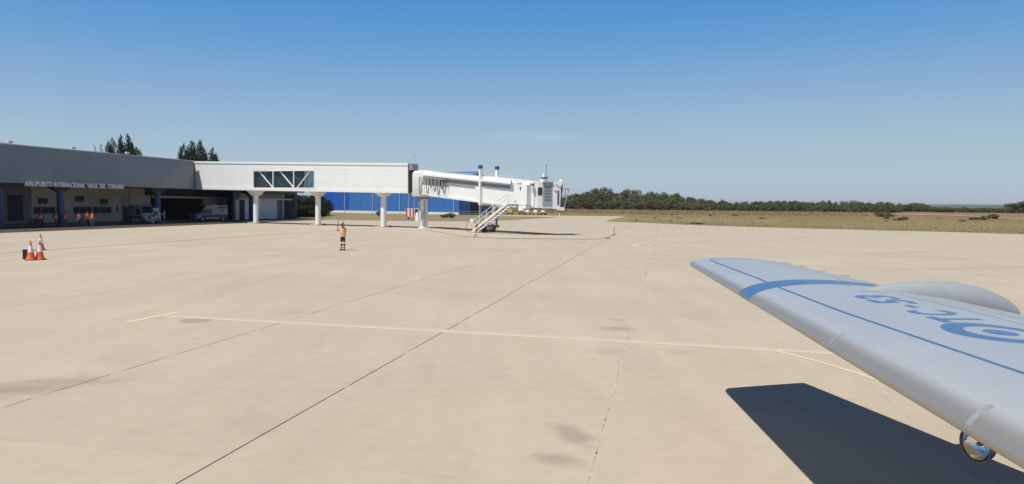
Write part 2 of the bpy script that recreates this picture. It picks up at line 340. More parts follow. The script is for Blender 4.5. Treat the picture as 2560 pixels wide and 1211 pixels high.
_unit = {}
def piece(name, mt, parent, c, d, rz=0, **kw):
    """box piece sharing one unit mesh per material"""
    if mt not in _unit: _unit[mt] = MB().box((0, 0, 0), (1, 1, 1)).mesh('block_' + mt, mt)
    o = link(name, _unit[mt], parent, c, rz, **kw); o.scale = d; return o
def bpiece(name, mt, parent, x0, x1, y0, y1, z0, z1, **kw):
    return piece(name, mt, parent, ((x0 + x1) / 2, (y0 + y1) / 2, (z0 + z1) / 2), (abs(x1 - x0), abs(y1 - y0), abs(z1 - z0)), **kw)
def copy_tree(o, parent=None, **kw):
    c = o.copy(); COL.objects.link(c)
    if parent is not None: c.parent = parent
    for ch in list(o.children): copy_tree(ch, c)
    for k, v in kw.items(): c[k] = v
    return c

# ================================================================== GROUND
def sheet(name, pts, mt, z, parent=None, th=.0, **kw):
    mb = MB(); P = [(p[0], p[1]) for p in pts]
    if th: mb.prism(P, z - th, z)
    else: mb.add([(x, y, z) for x, y in P], [tuple(range(len(P)))])
    return part(name, mb, mt, parent, **kw)
o = sheet('ground', [(-5000, -600), (6000, -600), (6000, 7500), (-5000, 7500)], 'field', -.12); o['kind'] = 'structure'
apron = sheet('apron', [(-150, -14), (140, -14), (330, 270), (-150, 270)], 'joint', -.022); apron['kind'] = 'structure'
SD = math.radians(11.2); sv = Vector((math.sin(SD), math.cos(SD))); sw = Vector((math.cos(SD), -math.sin(SD)))
def slab_at(k): return -.80 + 4.55 * k      # longitudinal joint offsets
gapw = {-1: .024, 0: .017, -2: .020, -4: .016, -7: .028, -8: .018, 1: .012}
def xy(a, b): p = sw * a + sv * b; return (p.x, p.y)
nslab = 0; far = MB(); slabmesh = {}
for k in range(-13, 22):
    a0, a1 = slab_at(k), slab_at(k + 1)
    g0 = gapw.get(k, .006) / 2; g1 = gapw.get(k + 1, .006) / 2
    rows = 22 if -9 <= k <= 3 else 0
    for r in range(rows):
        b0 = 4.0 + r * 4.55; b1 = b0 + 4.55
        key = (round(g0, 4), round(g1, 4))
        if key not in slabmesh:
            slabmesh[key] = MB().bx(g0, 4.55 - g1, .0018, 4.55 - .0018, -.02, 0).mesh('slab', 'apron')
        p = xy(a0, b0)
        o = link('concrete_slab', slabmesh[key], apron, (p[0], p[1], 0), -SD)
        nslab += 1
    lo = 4.0 + rows * 4.55 if rows else -12.
    segs = [(lo, 270)] if rows else [(-12, 60), (60, 270)]
    if rows: segs.append((-12, 4.0))
    for b0, b1 in segs:
        x = [xy(a0 + g0, b0 + .002), xy(a1 - g1, b0 + .002), xy(a1 - g1, b1 - .002), xy(a0 + g0, b1 - .002)]
        far.prism(x, -.02, 0)
part('concrete_slab_lanes', far, 'apron', apron, kind='stuff')
# thin pale sealant in two joints
for k in (0, 1, -1, -2):
    mb = MB(); a = slab_at(k); b = 4.
    while b < 60:
        n_ = random.uniform(.5, 2.2) if k >= 0 else random.uniform(.15, .6)
        if random.random() < {0: .97, 1: .9, -1: .14, -2: .2}[k]: mb.add([(*xy(a - .008, b), -.001), (*xy(a + .008, b), -.001), (*xy(a + .008, b + n_), -.001), (*xy(a - .008, b + n_), -.001)], [(0, 1, 2, 3)])
        b += n_ + random.uniform(.01, .10)
    part('joint_sealant', mb, 'palejoint', apron)
def strip(name, pts, w, mt, z, parent=apron, **kw):
    """painted line of width w through ground points"""
    mb = MB(); V = [Vector((p[0], p[1])) for p in pts]; L_, R_ = [], []
    for i, p in enumerate(V):
        d = (V[min(i + 1, len(V) - 1)] - V[max(i - 1, 0)]).normalized(); n_ = Vector((-d.y, d.x)) * w / 2
        L_.append((*(p + n_), z)); R_.append((*(p - n_), z))
    n = len(V); mb.add(L_ + R_, [(i, i + 1, n + i + 1, n + i) for i in range(n - 1)])
    return part(name, mb, mt, parent, **kw)
Yl = [G(408, 791), G(1580, 856), G(2120, 887)]
strip('yellow_line', Yl, .11, 'yellow', .003)
off = Vector((.04, .19))
strip('scrubbed_line', [(p[0] + off.x, p[1] + off.y) for p in (Yl[0], Yl[1], Yl[2])], .26, 'ghost', .0015)
strip('yellow_line', [G(318, 806), G(447, 780.5)], .18, 'yellow', .0045)
strip('yellow_line', [G(1938, 877), G(2020, 897), G(2150, 935), G(2320, 996)], .105, 'yellow', .0045)
strip('red_line', [G(-60, 638.3), G(110, 626), G(640, 589.5), G(800, 579.5), G(945, 571)], .26, 'redline', .0015)
# worn white arcs, figures and bars
def arc(cx, cy, r, t0, t1, w, z=.003, mt='wline', n=24):
    strip('white_line', [(cx + math.cos(math.radians(t0 + (t1 - t0) * i / n)) * r, cy + math.sin(math.radians(t0 + (t1 - t0) * i / n)) * r) for i in range(n + 1)], w, mt, z)
def pxstrip(pts, w, mt='wline', z=.003): strip('white_line', [G(*p) for p in pts], w, mt, z)
pxstrip([(1640, 607), (1610, 608.5), (1592, 610), (1584, 613.5), (1592, 617), (1612, 620.5), (1650, 625)], .36, 'wline')
pxstrip([(1496, 599), (1478, 602), (1467, 607), (1478, 612), (1500, 616), (1535, 622)], .35, 'ghost', .0045)
pxstrip([(1645, 607.5), (1628, 611), (1622, 615), (1634, 620), (1676, 627)], .35, 'ghost', .006)
pxstrip([(1481, 639), (1527, 638.5)], .5, 'wline'); pxstrip([(1504, 636), (1526, 628), (1512, 625)], .3, 'ghost', .0075)
pxstrip([(1620, 641.5), (1729, 645)], .45, 'wline'); pxstrip([(1668, 634), (1686, 634.5)], .9, 'ghost', .0045)
for a, b, w_ in [((10, 589.5), (180, 595), .3), ((110, 596.5), (146, 600.5), .2), ((146, 600.5), (95, 606), .2), ((255, 583), (415, 584), .25), ((390, 567.5), (430, 567.5), .5), ((185, 609), (218, 608), .25),
                 ((682, 574), (722, 575), .5), ((755, 576), (792, 576.5), .5), ((640, 577.5), (664, 577.2), .4), ((820, 556.5), (960, 558.5), .9), ((960, 562), (1045, 563), .7), ((270, 580), (372, 590), .22), ((716, 549.2), (790, 548.2), .8),
                 ((1420, 569.5), (1433, 569.5), .6), ((1650, 574), (1770, 575.5), .5), ((1770, 575.5), (2060, 582), .5), ((0, 613), (60, 611), .25)]:
    pxstrip([a, b], w_, 'wline' if w_ > .28 else 'ghost')
for a, b in [((-20, 615), (30, 612.5)), ((-20, 642), (40, 638.5))]: pxstrip([a, b], .14, 'redline', .0045)
P = G(490, 802); part('round_patch', MB().lathe([(.42, .001), (.40, .002)], 24, (P[0], P[1], 0)), 'stain', apron)
# grass verges and the dry field
verge = sheet('grass_verge', [G(*p) for p in [(770, 548.5), (880, 551), (1000, 552.3), (1100, 553.5), (1180, 553.5), (1240, 552), (1290, 549.8), (1330, 547), (1392, 544), (1340, 542.5), (1255, 541.5)]] + [(-8, 222), (-14, 217), (-56, 237), (-60, 200)], 'verge', .05, th=.1)
verge['kind'] = 'structure'
def fz(Y): return 1.5 * max(0, min(1, (Y - 236) / 140)) ** 1.1
fm = MB(); cols = list(range(1120, 2900, 20)); rowsF = [0, .03, .07, .12, .18, .25, .33, .42, .52, .64, .78, .92, 1.1, 1.4, 1.9, 2.8, 4.5, 8, 15]
grid = []
for x in cols:
    yy = 539.2 if x < 1565 else None
    near = G(x, np.interp(x, [1120, 1230, 1300, 1565], [537.5, 537.8, 538.3, 541])) if x < 1566 else G(x, np.interp(x, [1565, 1700, 1850, 2000, 2200, 2400, 2560, 2900], [554.6, 561.6, 566.5, 571, 576, 581, 586, 600]))
    d = near[:2] / near[1]; Y0 = near[1]
    grid.append([(d[0] * (Y0 + 240 * t), Y0 + 240 * t, .04 + fz(Y0 + 240 * t)) for t in rowsF])
n = len(rowsF)
for c_ in grid: fm.v += c_
for i in range(len(cols) - 1):
    if cols[i] < 1560 <= cols[i + 1]: continue
    for j in range(n - 1): fm.f.append((i * n + j, (i + 1) * n + j, (i + 1) * n + j + 1, i * n + j + 1))
ic = cols.index(1560) ; ip = ic - 1
for j in range(n - 1): fm.f.append((ip * n + j, ic * n + j, ic * n + j + 1, ip * n + j + 1))
field = part('grass_field', fm, 'field', None); field['kind'] = 'structure'
w1 = [G(1512, 553.6, .05), G(1580, 556.2, .05)]
fw = sheet('grass_field_corner', [G(1512, 553.6), G(1540, 555), G(1590, 557)] + [G(1590, 538), G(1563, 541.2)], 'field', .047, th=.06); fw['kind'] = 'structure'
# far pale runway
mb = MB()
a_ = [G(2215, 532.2, 1.5), G(2400, 535, 1.5), G(2560, 539.5, 1.45), G(2800, 546, 1.4)]
a_ = [(x, y, fz(y) + .22) for x, y, z in a_]
b_ = [(x + .9 * 5, y + 10, fz(y + 10) + .22) for x, y, z in a_]
mb.v = a_ + b_; mb.f = [(0, 1, 5, 4), (1, 2, 6, 5), (2, 3, 7, 6)]
o = part('runway', mb, 'runway', None); o['kind'] = 'structure'
# far ridge
mb = MB(); pr = [(2180, 0), (2240, 1), (2290, 8), (2340, 10.5), (2400, 12), (2460, 12.6), (2520, 13), (2600, 13.5), (2800, 15), (3000, 12), (3300, 6)]
YR = 3600
for x, hh in pr:
    d = ray(x, 520); X = d[0] / d[1] * YR
    top = EYE + hh * 1.02 / 1920 * YR
    mb.v += [(X, YR, -1), (X, YR + 120, top * .6), (X + 10, YR + 300, top), (X + 20, YR + 900, -1)]
for i in range(len(pr) - 1):
    for j in range(3): mb.f.append((i * 4 + j, (i + 1) * 4 + j, (i + 1) * 4 + j + 1, i * 4 + j + 1))
o = part('hills', mb, 'hill', None, smooth=True); o['kind'] = 'structure'

# ================================================================== TERMINAL
TB = Fr((-53.07, 90.5), (.23, .97)); ZT, ZB = 9.03, 4.9; XE = 24.6
T_ = thing('terminal_building', 'long low grey clad airport terminal on blue columns along the left side', 'building', (TB.o[0], TB.o[1], 0), TB.rz)
part('fascia_backing', MB().bx(-60, XE, .06, .5, ZB, ZT).bx(XE + 3.6, 58, .06, .5, ZB, ZT), 'fascia', T_)
ph = (ZT - ZB) / 3
xs = [-46.0 + 5.0 * i for i in range(15)]
xs = [x for x in xs if x < XE - .5] + [XE]
for i in range(len(xs) - 1):
    for r in range(3):
        bpiece('fascia_panel', 'fascia', T_, xs[i] + .004, xs[i + 1] - .004, -.02, .06, ZB + r * ph + .004, ZB + (r + 1) * ph - .004)
for i in range(5):
    for r in range(3): bpiece('fascia_panel', 'fascia', T_, 29 + i * 5.4 + .008, 34.4 + i * 5.4 - .008, -.02, .06, ZB + r * ph + .008, ZB + (r + 1) * ph - .008)
part('roof_edge', MB().bx(-60, XE - .02, -.06, .45, ZT, ZT + .10), 'trim', T_)
mb = MB()   # corrugated roof behind the parapet, gently arched
xsr = [-60, -30, -15, -8, -2, 3, 12, 24, 40, 58]; zr = [12.2, 12, 11.4, 10.75, 10.1, 9.5, 9.25, 9.25, 9.2, 9.2]
for x, z in zip(xsr, zr): mb.v += [(x, .5, ZT + .02), (x, 4, ZT + .02 + (z - ZT) * .45), (x, 11, z), (x, 26, ZT)]
for i in range(len(xsr) - 1):
    for j in range(3): mb.f.append((i * 4 + j, (i + 1) * 4 + j, (i + 1) * 4 + j + 1, i * 4 + j + 1))
part('roof', mb, mat('roof sheet', (.46, .50, .54), .35, metal=.3, var=.05, scale=.3), T_, smooth=True)
for px_ in (27, 185, 320):
    x, z = TB.px(px_, 370, 0)
    f = part('rooftop_floodlight', MB().box((x, .1, ZT + .32), (.60, .3, .22)).box((x, .12, ZT + .17), (.12, .12, .16)), 'offwhite', T_, bevel=.03)
part('rear_wall', MB().bx(-60, 58, 25.6, 26, 0, ZT - .03).bx(-60.2, -60.0, .3, 26, 0, ZT).bx(58, 58.2, 1.9, 26, 0, ZT), 'greywall', T_)
part('soffit', MB().bx(-60, 58, .5, 8.4, ZB + .02, ZB + .16), 'greywall', T_)
YW = 8.3
def wbox(x0, x1, z0, z1, y=YW, t=.25): return MB().bx(x0, x1, y, y + t, z0, z1)
part('wall', wbox(-60, 3.98, 0, ZB).add([], []), 'greywall', T_, label='dark grey glazed end of the recessed wall')
part('wall', wbox(3.98, 25.6, 0, ZB), 'beige', T_)
for x in (-4, -1.2, 1.6): bpiece('window', 'winmatte', T_, x - 1.1, x + 1.1, YW - .05, YW - .01, .5, 3.6)
part('upper_band', MB().bx(24.4, 58, YW - .3, YW - .02, 3.9, ZB).add([], []), 'dark', T_)
part('lintel', MB().bx(25.7, 44.2, YW - .36, YW - .1, 3.55, 3.85), 'offwhite', T_)
part('wall', wbox(38.6, 44.2, 0, 3.55), 'beige', T_)
for i in range(12): bpiece('shutter_slat', 'beige', T_, 38.75, 43.6, YW - .06, YW - .01, .1 + i * .285, .1 + i * .285 + .262)
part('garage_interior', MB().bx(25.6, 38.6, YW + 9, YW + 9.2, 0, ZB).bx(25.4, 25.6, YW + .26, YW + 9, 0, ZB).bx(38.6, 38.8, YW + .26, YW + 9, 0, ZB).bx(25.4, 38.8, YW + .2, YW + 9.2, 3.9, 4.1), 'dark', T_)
part('wall', wbox(44.2, 58, 0, ZB), 'greywall', T_)
part('wall_post', MB().bx(43.6, 44.0, YW - .9, YW - .4, 0, 3.9), 'offwhite', T_)
# strip windows: frame with three panes each
for (a, b) in ((4.15, 7.54), (10.53, 13.73), (14.04, 17.46)):
    fr_ = part('window', MB().bx(a, b, YW - .08, YW - .02, 1.27, 2.21), 'greysteel', T_)
    w_ = (b - a) / 3
    for i in range(3): bpiece('pane', 'winmatte', fr_, a + i * w_ + .05, a + (i + 1) * w_ - .05, YW - .10, YW - .06, 1.33, 2.15)
dr = part('door', MB().bx(19.62, 20.9, YW - .07, YW - .02, 0, 3.65), 'greywall', T_)
bpiece('door_leaf', 'dark', dr, 19.72, 20.8, YW - .11, YW - .06, .02, 2.2); bpiece('transom', 'greysteel', dr, 19.72, 20.8, YW - .10, YW - .06, 2.3, 3.55)
part('downpipe', MB().tube((21.15, YW - .1, 0), (21.15, YW - .1, 4.8), .05), 'greysteel', T_)
for x in (-8.1, 40.2):
    c_ = part('column', MB().tube((x, .25, 0), (x, .25, 4.25), .40, 20, caps=True), 'bluecol', T_, smooth=True)
for x in (.1, 16.9):
    part('column', MB().tube((x, .25, 0), (x, .25, 4.25), .40, 20), 'bluecol', T_, smooth=True)
for x in (-8.1, .1, 16.9, 40.2):
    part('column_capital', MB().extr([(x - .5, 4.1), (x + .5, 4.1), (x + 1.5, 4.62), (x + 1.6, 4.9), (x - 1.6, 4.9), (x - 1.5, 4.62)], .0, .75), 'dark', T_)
# garage block beyond the walkway
YD = 3.3
part('wall', MB().bx(39.9, 58 - 2.3, YD, YD + .3, 0, 4.9), 'greywall', T_)
part('wall_pillar', MB().bx(39.9, 41.0, YD - .25, YD - .003, 0, 3.5), 'offwhite', T_)
part('wall_pillar', MB().bx(55.3, 55.7, YD - .25, YD - .003, 0, 4.6), 'offwhite', T_)
bpiece('door_leaf', 'dark', T_, 41.1, 42.9, YD - .05, YD - .01, .02, 3.45)
gd = part('garage_door', MB().bx(42.9, 53.5, YD - .05, YD - .01, .0, 3.5), 'offwhite', T_)
for i in range(8): bpiece('door_panel', 'whiteold', gd, 42.95, 53.45, YD - .10, YD - .052, .03 + i * .433, .03 + i * .433 + .42)
part('canopy_beam', MB().bx(40.0, 57.9, YD - .9, YD - .6, 3.46, 3.72), 'offwhite', T_)
part('upper_wall', MB().bx(41, 55.6, YD - .22, YD - .004, 3.75, 4.55), 'greysteel', T_)
part('upper_band', MB().bx(39.8, 58, 1.6, 1.9, 4.55, 5.2), 'navy', T_)
# pavement under the canopy
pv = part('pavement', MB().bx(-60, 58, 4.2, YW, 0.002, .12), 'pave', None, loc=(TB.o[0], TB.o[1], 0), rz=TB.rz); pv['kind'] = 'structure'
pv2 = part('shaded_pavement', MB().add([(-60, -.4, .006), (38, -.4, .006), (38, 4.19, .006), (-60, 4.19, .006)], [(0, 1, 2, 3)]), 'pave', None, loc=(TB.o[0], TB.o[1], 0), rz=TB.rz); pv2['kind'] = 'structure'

# sign lettering on the fascia's lower edge
sg = thing('airport_sign', 'white raised letters AEROPUERTO INTERNACIONAL VALLE DEL CONLARA on the grey fascia edge', 'sign', TB.w(-5.22, -.10, 4.62), TB.rz)
def text_mesh(txt, extrude=.03, offset=0., size=1.):
    cu = bpy.data.curves.new('t', 'FONT'); cu.body = txt; cu.size = size; cu.extrude = extrude; cu.offset = offset; cu.resolution_u = 3
    ob = bpy.data.objects.new('t', cu); COL.objects.link(ob)
    dg = bpy.context.evaluated_depsgraph_get(); dg.update()
    me = bpy.data.meshes.new_from_object(ob.evaluated_get(dg)); bpy.data.objects.remove(ob)
    return me
full = 'AEROPUERTO INTERNACIONAL  VALLE  DEL  CONLARA'
def mw(me): xs_ = [v.co.x for v in me.vertices]; return min(xs_), max(xs_)
m0, m1 = mw(text_mesh(full)); sc = 15.24 / (m1 - m0); hs = .57 / .73
pos = 0
for wd in full.split():
    i = full.index(wd, pos); pos = i + len(wd)
    x0 = mw(text_mesh(full[:i] + wd[0]))[1] - (mw(text_mesh(wd[0]))[1] - mw(text_mesh(wd[0]))[0]) if i else m0
    me = text_mesh(wd, .04, .026); a0, a1 = mw(me)
    for v in me.vertices: v.co = Vector(((v.co.x - a0 + x0 - m0) * sc, -v.co.z, v.co.y * hs))
    me.materials.clear(); me.materials.append(MT['letter'])
    o = link('sign_word', me, sg)

# ================================================================== ELEVATED WALKWAY
EW = Fr((-47.7, 115.4), (.887, -.462)); LEN = 38.85
K = thing('elevated_walkway', 'white panelled enclosed walkway bridge on three white columns', 'walkway', (EW.o[0], EW.o[1], 0), EW.rz)
zt = lambda x: 9.05 - .0219 * x
zb = lambda x: 4.93 - .0119 * x
WD = 2.3
wx0, wx1, wz0, wz1 = 12.13, 23.48, 5.12, 7.36
rws = [(0, .075), (.075, .24), (.24, .455), (.455, .67), (.67, .90)]   # fractions, rest is the top trim
def zf(x, f): return zb(x) + (zt(x) - zb(x)) * f
def wpanel(x0, x1, f0, f1, y=0., back=False, g=.004):
    y0, y1 = (y - .06, y) if not back else (y, y + .06)
    p = MB().hexa([(x0 + g, y0, zf(x0, f0) + g), (x1 - g, y0, zf(x1, f0) + g), (x1 - g, y1, zf(x1, f0) + g), (x0 + g, y1, zf(x0, f0) + g),
                   (x0 + g, y0, zf(x0, f1) - g), (x1 - g, y0, zf(x1, f1) - g), (x1 - g, y1, zf(x1, f1) - g), (x0 + g, y1, zf(x0, f1) - g)])
    part('wall_panel', p, 'whitepanel', K)
colsx = [0, 6.06, 12.13, 17.8, 23.48, 29.0, 34.4, LEN]
wf0, wf1 = .045, .585
fr_rows = [(.07, .24), (.24, .42), (.42, .60), (.60, .765), (.765, .93)]
for i in range(len(colsx) - 1):
    for (f0, f1) in fr_rows:
        x0, x1 = colsx[i], colsx[i + 1]
        if wx0 - .1 < x0 < wx1 - .1:
            if f0 >= .60: wpanel(x0, x1, max(f0, .70), f1)
            continue
        wpanel(x0, x1, f0, f1)
for i in (3, 4): pass
# structure behind the panels: back lining front (with the opening left free), roof, floor, back wall
part('wall_lining', MB().slope(.02, wx0, .01, .10, zb, zt).slope(wx1, LEN - .02, .01, .10, zb, zt)
     .slope(wx0, wx1, .01, .10, lambda x: zf(x, .705), zt).slope(wx0, wx1, .01, .10, zb, lambda x: wz0 - .02), 'whitepanel', K)
part('roof', MB().slope(-.3, LEN, 0, WD, lambda x: zt(x) - .12, lambda x: zt(x)), 'white', K)
part('roof_trim', MB().slope(.0, LEN + .05, -.14, 0, lambda x: zf(x, .93), lambda x: zt(x) + .03), 'white', K)
part('floor', MB().slope(.0, LEN, .1, WD - .1, lambda x: zb(x) + .02, lambda x: zb(x) + .16), 'whiteold', K)
part('floor_beam', MB().slope(.0, LEN + .05, -.16, .0, lambda x: zb(x) - .04, lambda x: zf(x, .066)), 'white', K)
part('floor_beam', MB().slope(.0, LEN + .05, WD, WD + .16, lambda x: zb(x) - .04, lambda x: zf(x, .066)), 'whiteold', K)
part('back_wall', MB().slope(0, wx0 + .2, WD - .1, WD, zb, zt).slope(wx1 + 2.2, LEN, WD - .1, WD, zb, zt)
     .slope(wx0 + .2, wx1 + 2.2, WD - .1, WD, lambda x: zf(x, .72), zt).slope(wx0 + .2, wx1 + 2.2, WD - .1, WD, zb, lambda x: wz0), 'whiteold', K)
part('end_wall', MB().slope(LEN - .1, LEN, .1, WD - .1, zb, zt), 'greysteel', K)
# window bay
wn = part('window', MB().bx(wx0, wx1, -.10, .04, wz0 - .14, wz0 + .02).bx(wx0, wx1, -.10, .04, 7.44, 7.52).bx(wx0 - .06, wx0 + .06, -.10, .04, wz0, 7.45).bx(wx1 - .06, wx1 + .10, -.10, .04, wz0 - .2, 7.46)
          .bx(15.86, 15.98, -.10, .04, wz0, 7.45).bx(19.68, 19.80, -.10, .04, wz0, 7.45), 'white', K)
for a, b in ((wx0 + .06, 15.86), (15.98, 19.68), (19.80, wx1 - .06)): bpiece('pane', 'tint', wn, a, b, .30, .32, wz0 + .02, 7.5)
wn2 = part('window', MB().bx(wx0 + .2, wx1 + 2.2, WD - .12, WD - .02, wz0 - .05, wz0 + .04).bx(16.2, 16.32, WD - .12, WD - .02, wz0, 7.2).bx(20.0, 20.12, WD - .12, WD - .02, wz0, 7.2), 'offwhite', K)
for a, b in ((wx0 + .25, 16.2), (16.32, 20.0), (20.12, wx1 + 2.15)): bpiece('pane', 'tint', wn2, a, b, WD - .08, WD - .06, wz0 + .04, 7.62)
for (a, za), (b, zb_) in (((13.06, 7.44), (15.65, 5.14)), ((17.02, 7.44), (19.55, 5.14)), ((22.56, 7.44), (20.2, 5.14))):
    part('truss_brace', MB().tube((a, .16, za), (b, .16, zb_), .085, 8), 'white', K)
    part('truss_brace', MB().tube((a + .4, WD - .3, za), (b + .4, WD - .3, zb_), .075, 8), 'offwhite', K)
for x in (5.9,): pass
part('end_cap', MB().bx(LEN + .05, LEN + .55, .1, 1.1, zt(LEN) - .85, zt(LEN) - .08), 'greysteel', K)
part('end_seal', MB().bx(LEN + .0, LEN + .30, .2, WD - .3, zb(LEN) + .1, zt(LEN) - .85), 'blackrub', K)
for cx in (11.36, 23.03, 34.16):
    c_ = part('support_column', MB().tube((cx, 1.15, .12), (cx, 1.15, 4.02), .37, 24), 'white', K, smooth=True)
    zz = zb(cx) - .05
    f0, f1 = .42, .58
    part('column_bracket', MB().hexa([(cx - f0, 1.15 - f0, 4.0), (cx + f0, 1.15 - f0, 4.0), (cx + f0, 1.15 + f0, 4.0), (cx - f0, 1.15 + f0, 4.0),
                                      (cx - f1 - .1, .02, zz), (cx + f1 + .1, .02, zz), (cx + f1 + .1, 2.28, zz), (cx - f1 - .1, 2.28, zz)]), 'whiteold', c_)
    part('plinth', MB().bx(cx - .85, cx + .65, .35, 1.95, 0, .13), 'concrete_grey', c_, bevel=.02)
    part('base_block', MB().bx(cx + .68, cx + 1.15, .8, 1.4, 0, .24), 'brownsteel', c_)

# ================================================================== JET BRIDGE
JB = Fr((-11.29, 98.33), (.645, -.765))
J = thing('jet_bridge', 'white telescopic passenger boarding bridge with cab, wheels and side stairs', 'boarding bridge', (JB.o[0], JB.o[1], 0), JB.rz)
jt = lambda x: 7.19 - .080 * (x - 2.48)
jb = lambda x: 4.27 - .0737 * (x - 2.5)
# rotunda and its column
part('rotunda', MB().lathe([(1.55, 4.05), (1.62, 4.15), (1.62, 7.05), (1.45, 7.25), (.5, 7.38)], 28), 'white', J, smooth=True)
part('connector', MB().bx(-3.2, -.9, -1.3, 1.35, 4.55, 7.0).bx(-3.3, -2.9, -1.35, 1.4, 6.6, 7.1), 'white', J)
cl = part('rotunda_column', MB().tube((0, 0, .1), (0, 0, 4.05), .46, 24).tube((0, 0, 0), (0, 0, .12), .8, 20), 'white', J, smooth=True)
part('column_collar', MB().tube((0, 0, 3.7), (0, 0, 4.0), .74, 20), 'greysteel', cl)
part('junction_box', MB().bx(-.75, -.15, -.85, -.5, .9, 2.0), 'white', cl, bevel=.02)
part('junction_box', MB().bx(.1, .5, -.85, -.5, 1.1, 2.2), 'offwhite', cl, bevel=.02)
part('insulator_arm', MB().box((-.75, -.2, 3.25), (.5, .1, .1)).box((-.75, -.2, 2.95), (.5, .1, .1)).bx(-.62, -.5, -.25, -.12, 1., 3.4), 'white', cl)
part('column_conduit', MB().path([(.55, -.3, 0), (.55, -.3, 3.6)], .05).path([(-.6, -.1, .1), (-.6, -.1, 3.6)], .04), 'greysteel', cl)
# inner tunnel, outer tunnel with ledge and a grey strip painted in as its shadow
part('inner_tunnel', MB().slope(1.2, 12.6, -1.25, .75, jb, lambda x: jt(x) - .06), 'white', J)
part('outer_tunnel', MB().slope(12.6, 20.6, -1.42, .85, lambda x: jb(x) - .04, lambda x: jt(x) + .02), 'white', J)
part('top_ledge', MB().slope(1.6, 19.4, -1.75, -1.25, lambda x: 6.62 - .0797 * (x - 2.5), lambda x: 6.86 - .0797 * (x - 2.5)), 'white', J)
part('ledge_shade', MB().slope(5.9, 18.8, -1.47, -1.43, lambda x: 5.78 - .0725 * (x - 6), lambda x: 6.12 - .0725 * (x - 6)), 'greysteel', J)
part('cable_channel', MB().slope(14.2, 19.4, -1.78, -1.70, lambda x: 5.62 - .08 * (x - 14.2), lambda x: 5.76 - .08 * (x - 14.2)).bx(19.3, 19.4, -1.78, -1.7, 5.2, 5.75), 'greysteel', J)
part('bottom_rail', MB().slope(3, 20.6, -1.50, -1.30, lambda x: jb(x) - .14, lambda x: jb(x) + .06), 'whiteold', J)
part('roof_rail', MB().path([(2.2, -1.2, 7.35), (12.4, -1.2, 6.55)], .03).path([(12.4, -1.3, 6.72), (19.4, -1.3, 6.12)], .03), 'offwhite', J)
for i, x in enumerate((1.35, 2.9, 3.7, 4.5, 5.3, 6.0, 6.5)):   # festooned cables
    pts = []
    for k in range(17):
        t = k / 16; pts.append((x + .62 * t, -1.62 - .05 * math.sin(t * PI), 6.40 - .07 * i - (1.55 + .45 * math.sin(i * 2.1)) * (1 - (2 * t - 1) ** 4) * (1. if i else 1.35) + .22 * math.sin(t * PI * 2) ** 2))
    part('hanging_cable', MB().path(pts, .045, 6), 'blackrub', J)
part('festoon_trolley', MB().slope(1.3, 7.2, -1.70, -1.56, lambda x: 6.38 - .07 * (x - 1.3), lambda x: 6.46 - .07 * (x - 1.3)), 'greysteel', J)
# lift columns with blue caps and the wheel carriage
for s, hh in ((-1, 7.45), (1, 7.42)):
    yy = -1.62 if s < 0 else .80
    lc = part('lift_column', MB().bx(13.62, 13.92, yy - .14, yy + .14, 3.05, hh - .28), 'white', J, bevel=.02)
    part('column_cap', MB().bx(13.57, 13.97, yy - .18, yy + .18, hh - .28, hh + .10), 'bluecap', lc)
    part('column_leg', MB().tube((13.77, yy, .8), (13.77, yy, 3.06), .12, 12), 'greysteel', lc, smooth=True)
part('cross_beam', MB().bx(13.55, 13.97, -1.5, .8, 3.02, 3.25), 'white', J)
part('wheel_carriage', MB().bx(13.55, 14.0, -1.75, 1.0, .5, .8).bx(13.3, 14.7, -1.0, -.6, .3, .6), 'greysteel', J)
for yy in (-1.5, -.2):
    for xx in (13.35, 14.3):
        wh = part('wheel', MB().lathe([(.24, -.17), (.42, -.15), (.46, -.07), (.46, .07), (.42, .15), (.24, .17)], 28, M=Matrix.Translation((xx, yy, .46)) @ Matrix.Rotation(PI / 2, 4, 'X')), 'blackrub', J, smooth=True)
        part('hub', MB().lathe([(.20, -.18), (.20, .18)], 16, M=Matrix.Translation((xx, yy, .46)) @ Matrix.Rotation(PI / 2, 4, 'X')), 'greysteel', wh)
part('motor_box', MB().bx(13.1, 13.6, -2.5, -2.1, 1.0, 1.5), 'white', J, bevel=.03)
# thin guard frame round the wheels
gf = part('wheel_guard', MB().path([(13.0, -2.9, 0), (13.0, -2.9, 1.1), (17.0, -2.9, 1.1), (17.0, -2.9, 0), (13.0, -2.9, .05)], .025).path([(17.0, -2.9, 1.1), (17.0, -1.7, 1.1), (17.0, -1.7, 0)], .025), 'brownsteel', J)
# side stairs
DXS = 1.35
_pz = [(12.3 + DXS, .05), (12.5 + DXS, .05), (18.75 + DXS, 3.3), (18.75 + DXS, 3.46), (18.6 + DXS, 3.46), (12.3 + DXS, .20)]
st = part('side_stairs', MB().extr(_pz, -2.66, -2.60).extr(_pz, -1.86, -1.80), 'white', J)
for i in range(14):
    t = (i + .5) / 14; x = 12.5 + DXS + 6.05 * t; bpiece('tread', 'steel', st, x, x + .30, -2.59, -1.87, .14 + 3.15 * t, .14 + 3.15 * t + .05)
for yy in (-2.63, -1.83):
    hr = MB()
    for k in range(6):
        t = k / 5; x, z = 12.6 + DXS + 5.9 * t, .30 + 3.1 * t
        hr.tube((x, yy, z - .1), (x - .12, yy, z + 1.0), .035, 6)
    for dz in (.52, 1.0): hr.tube((12.35 + DXS, yy, .2 + dz), (18.5 + DXS, yy, 3.36 + dz), .035, 6)
    part('handrail', hr, 'white', st)
part('landing', MB().bx(19.9, 20.9, -2.66, -1.45, 3.05, 3.20), 'steel', st)
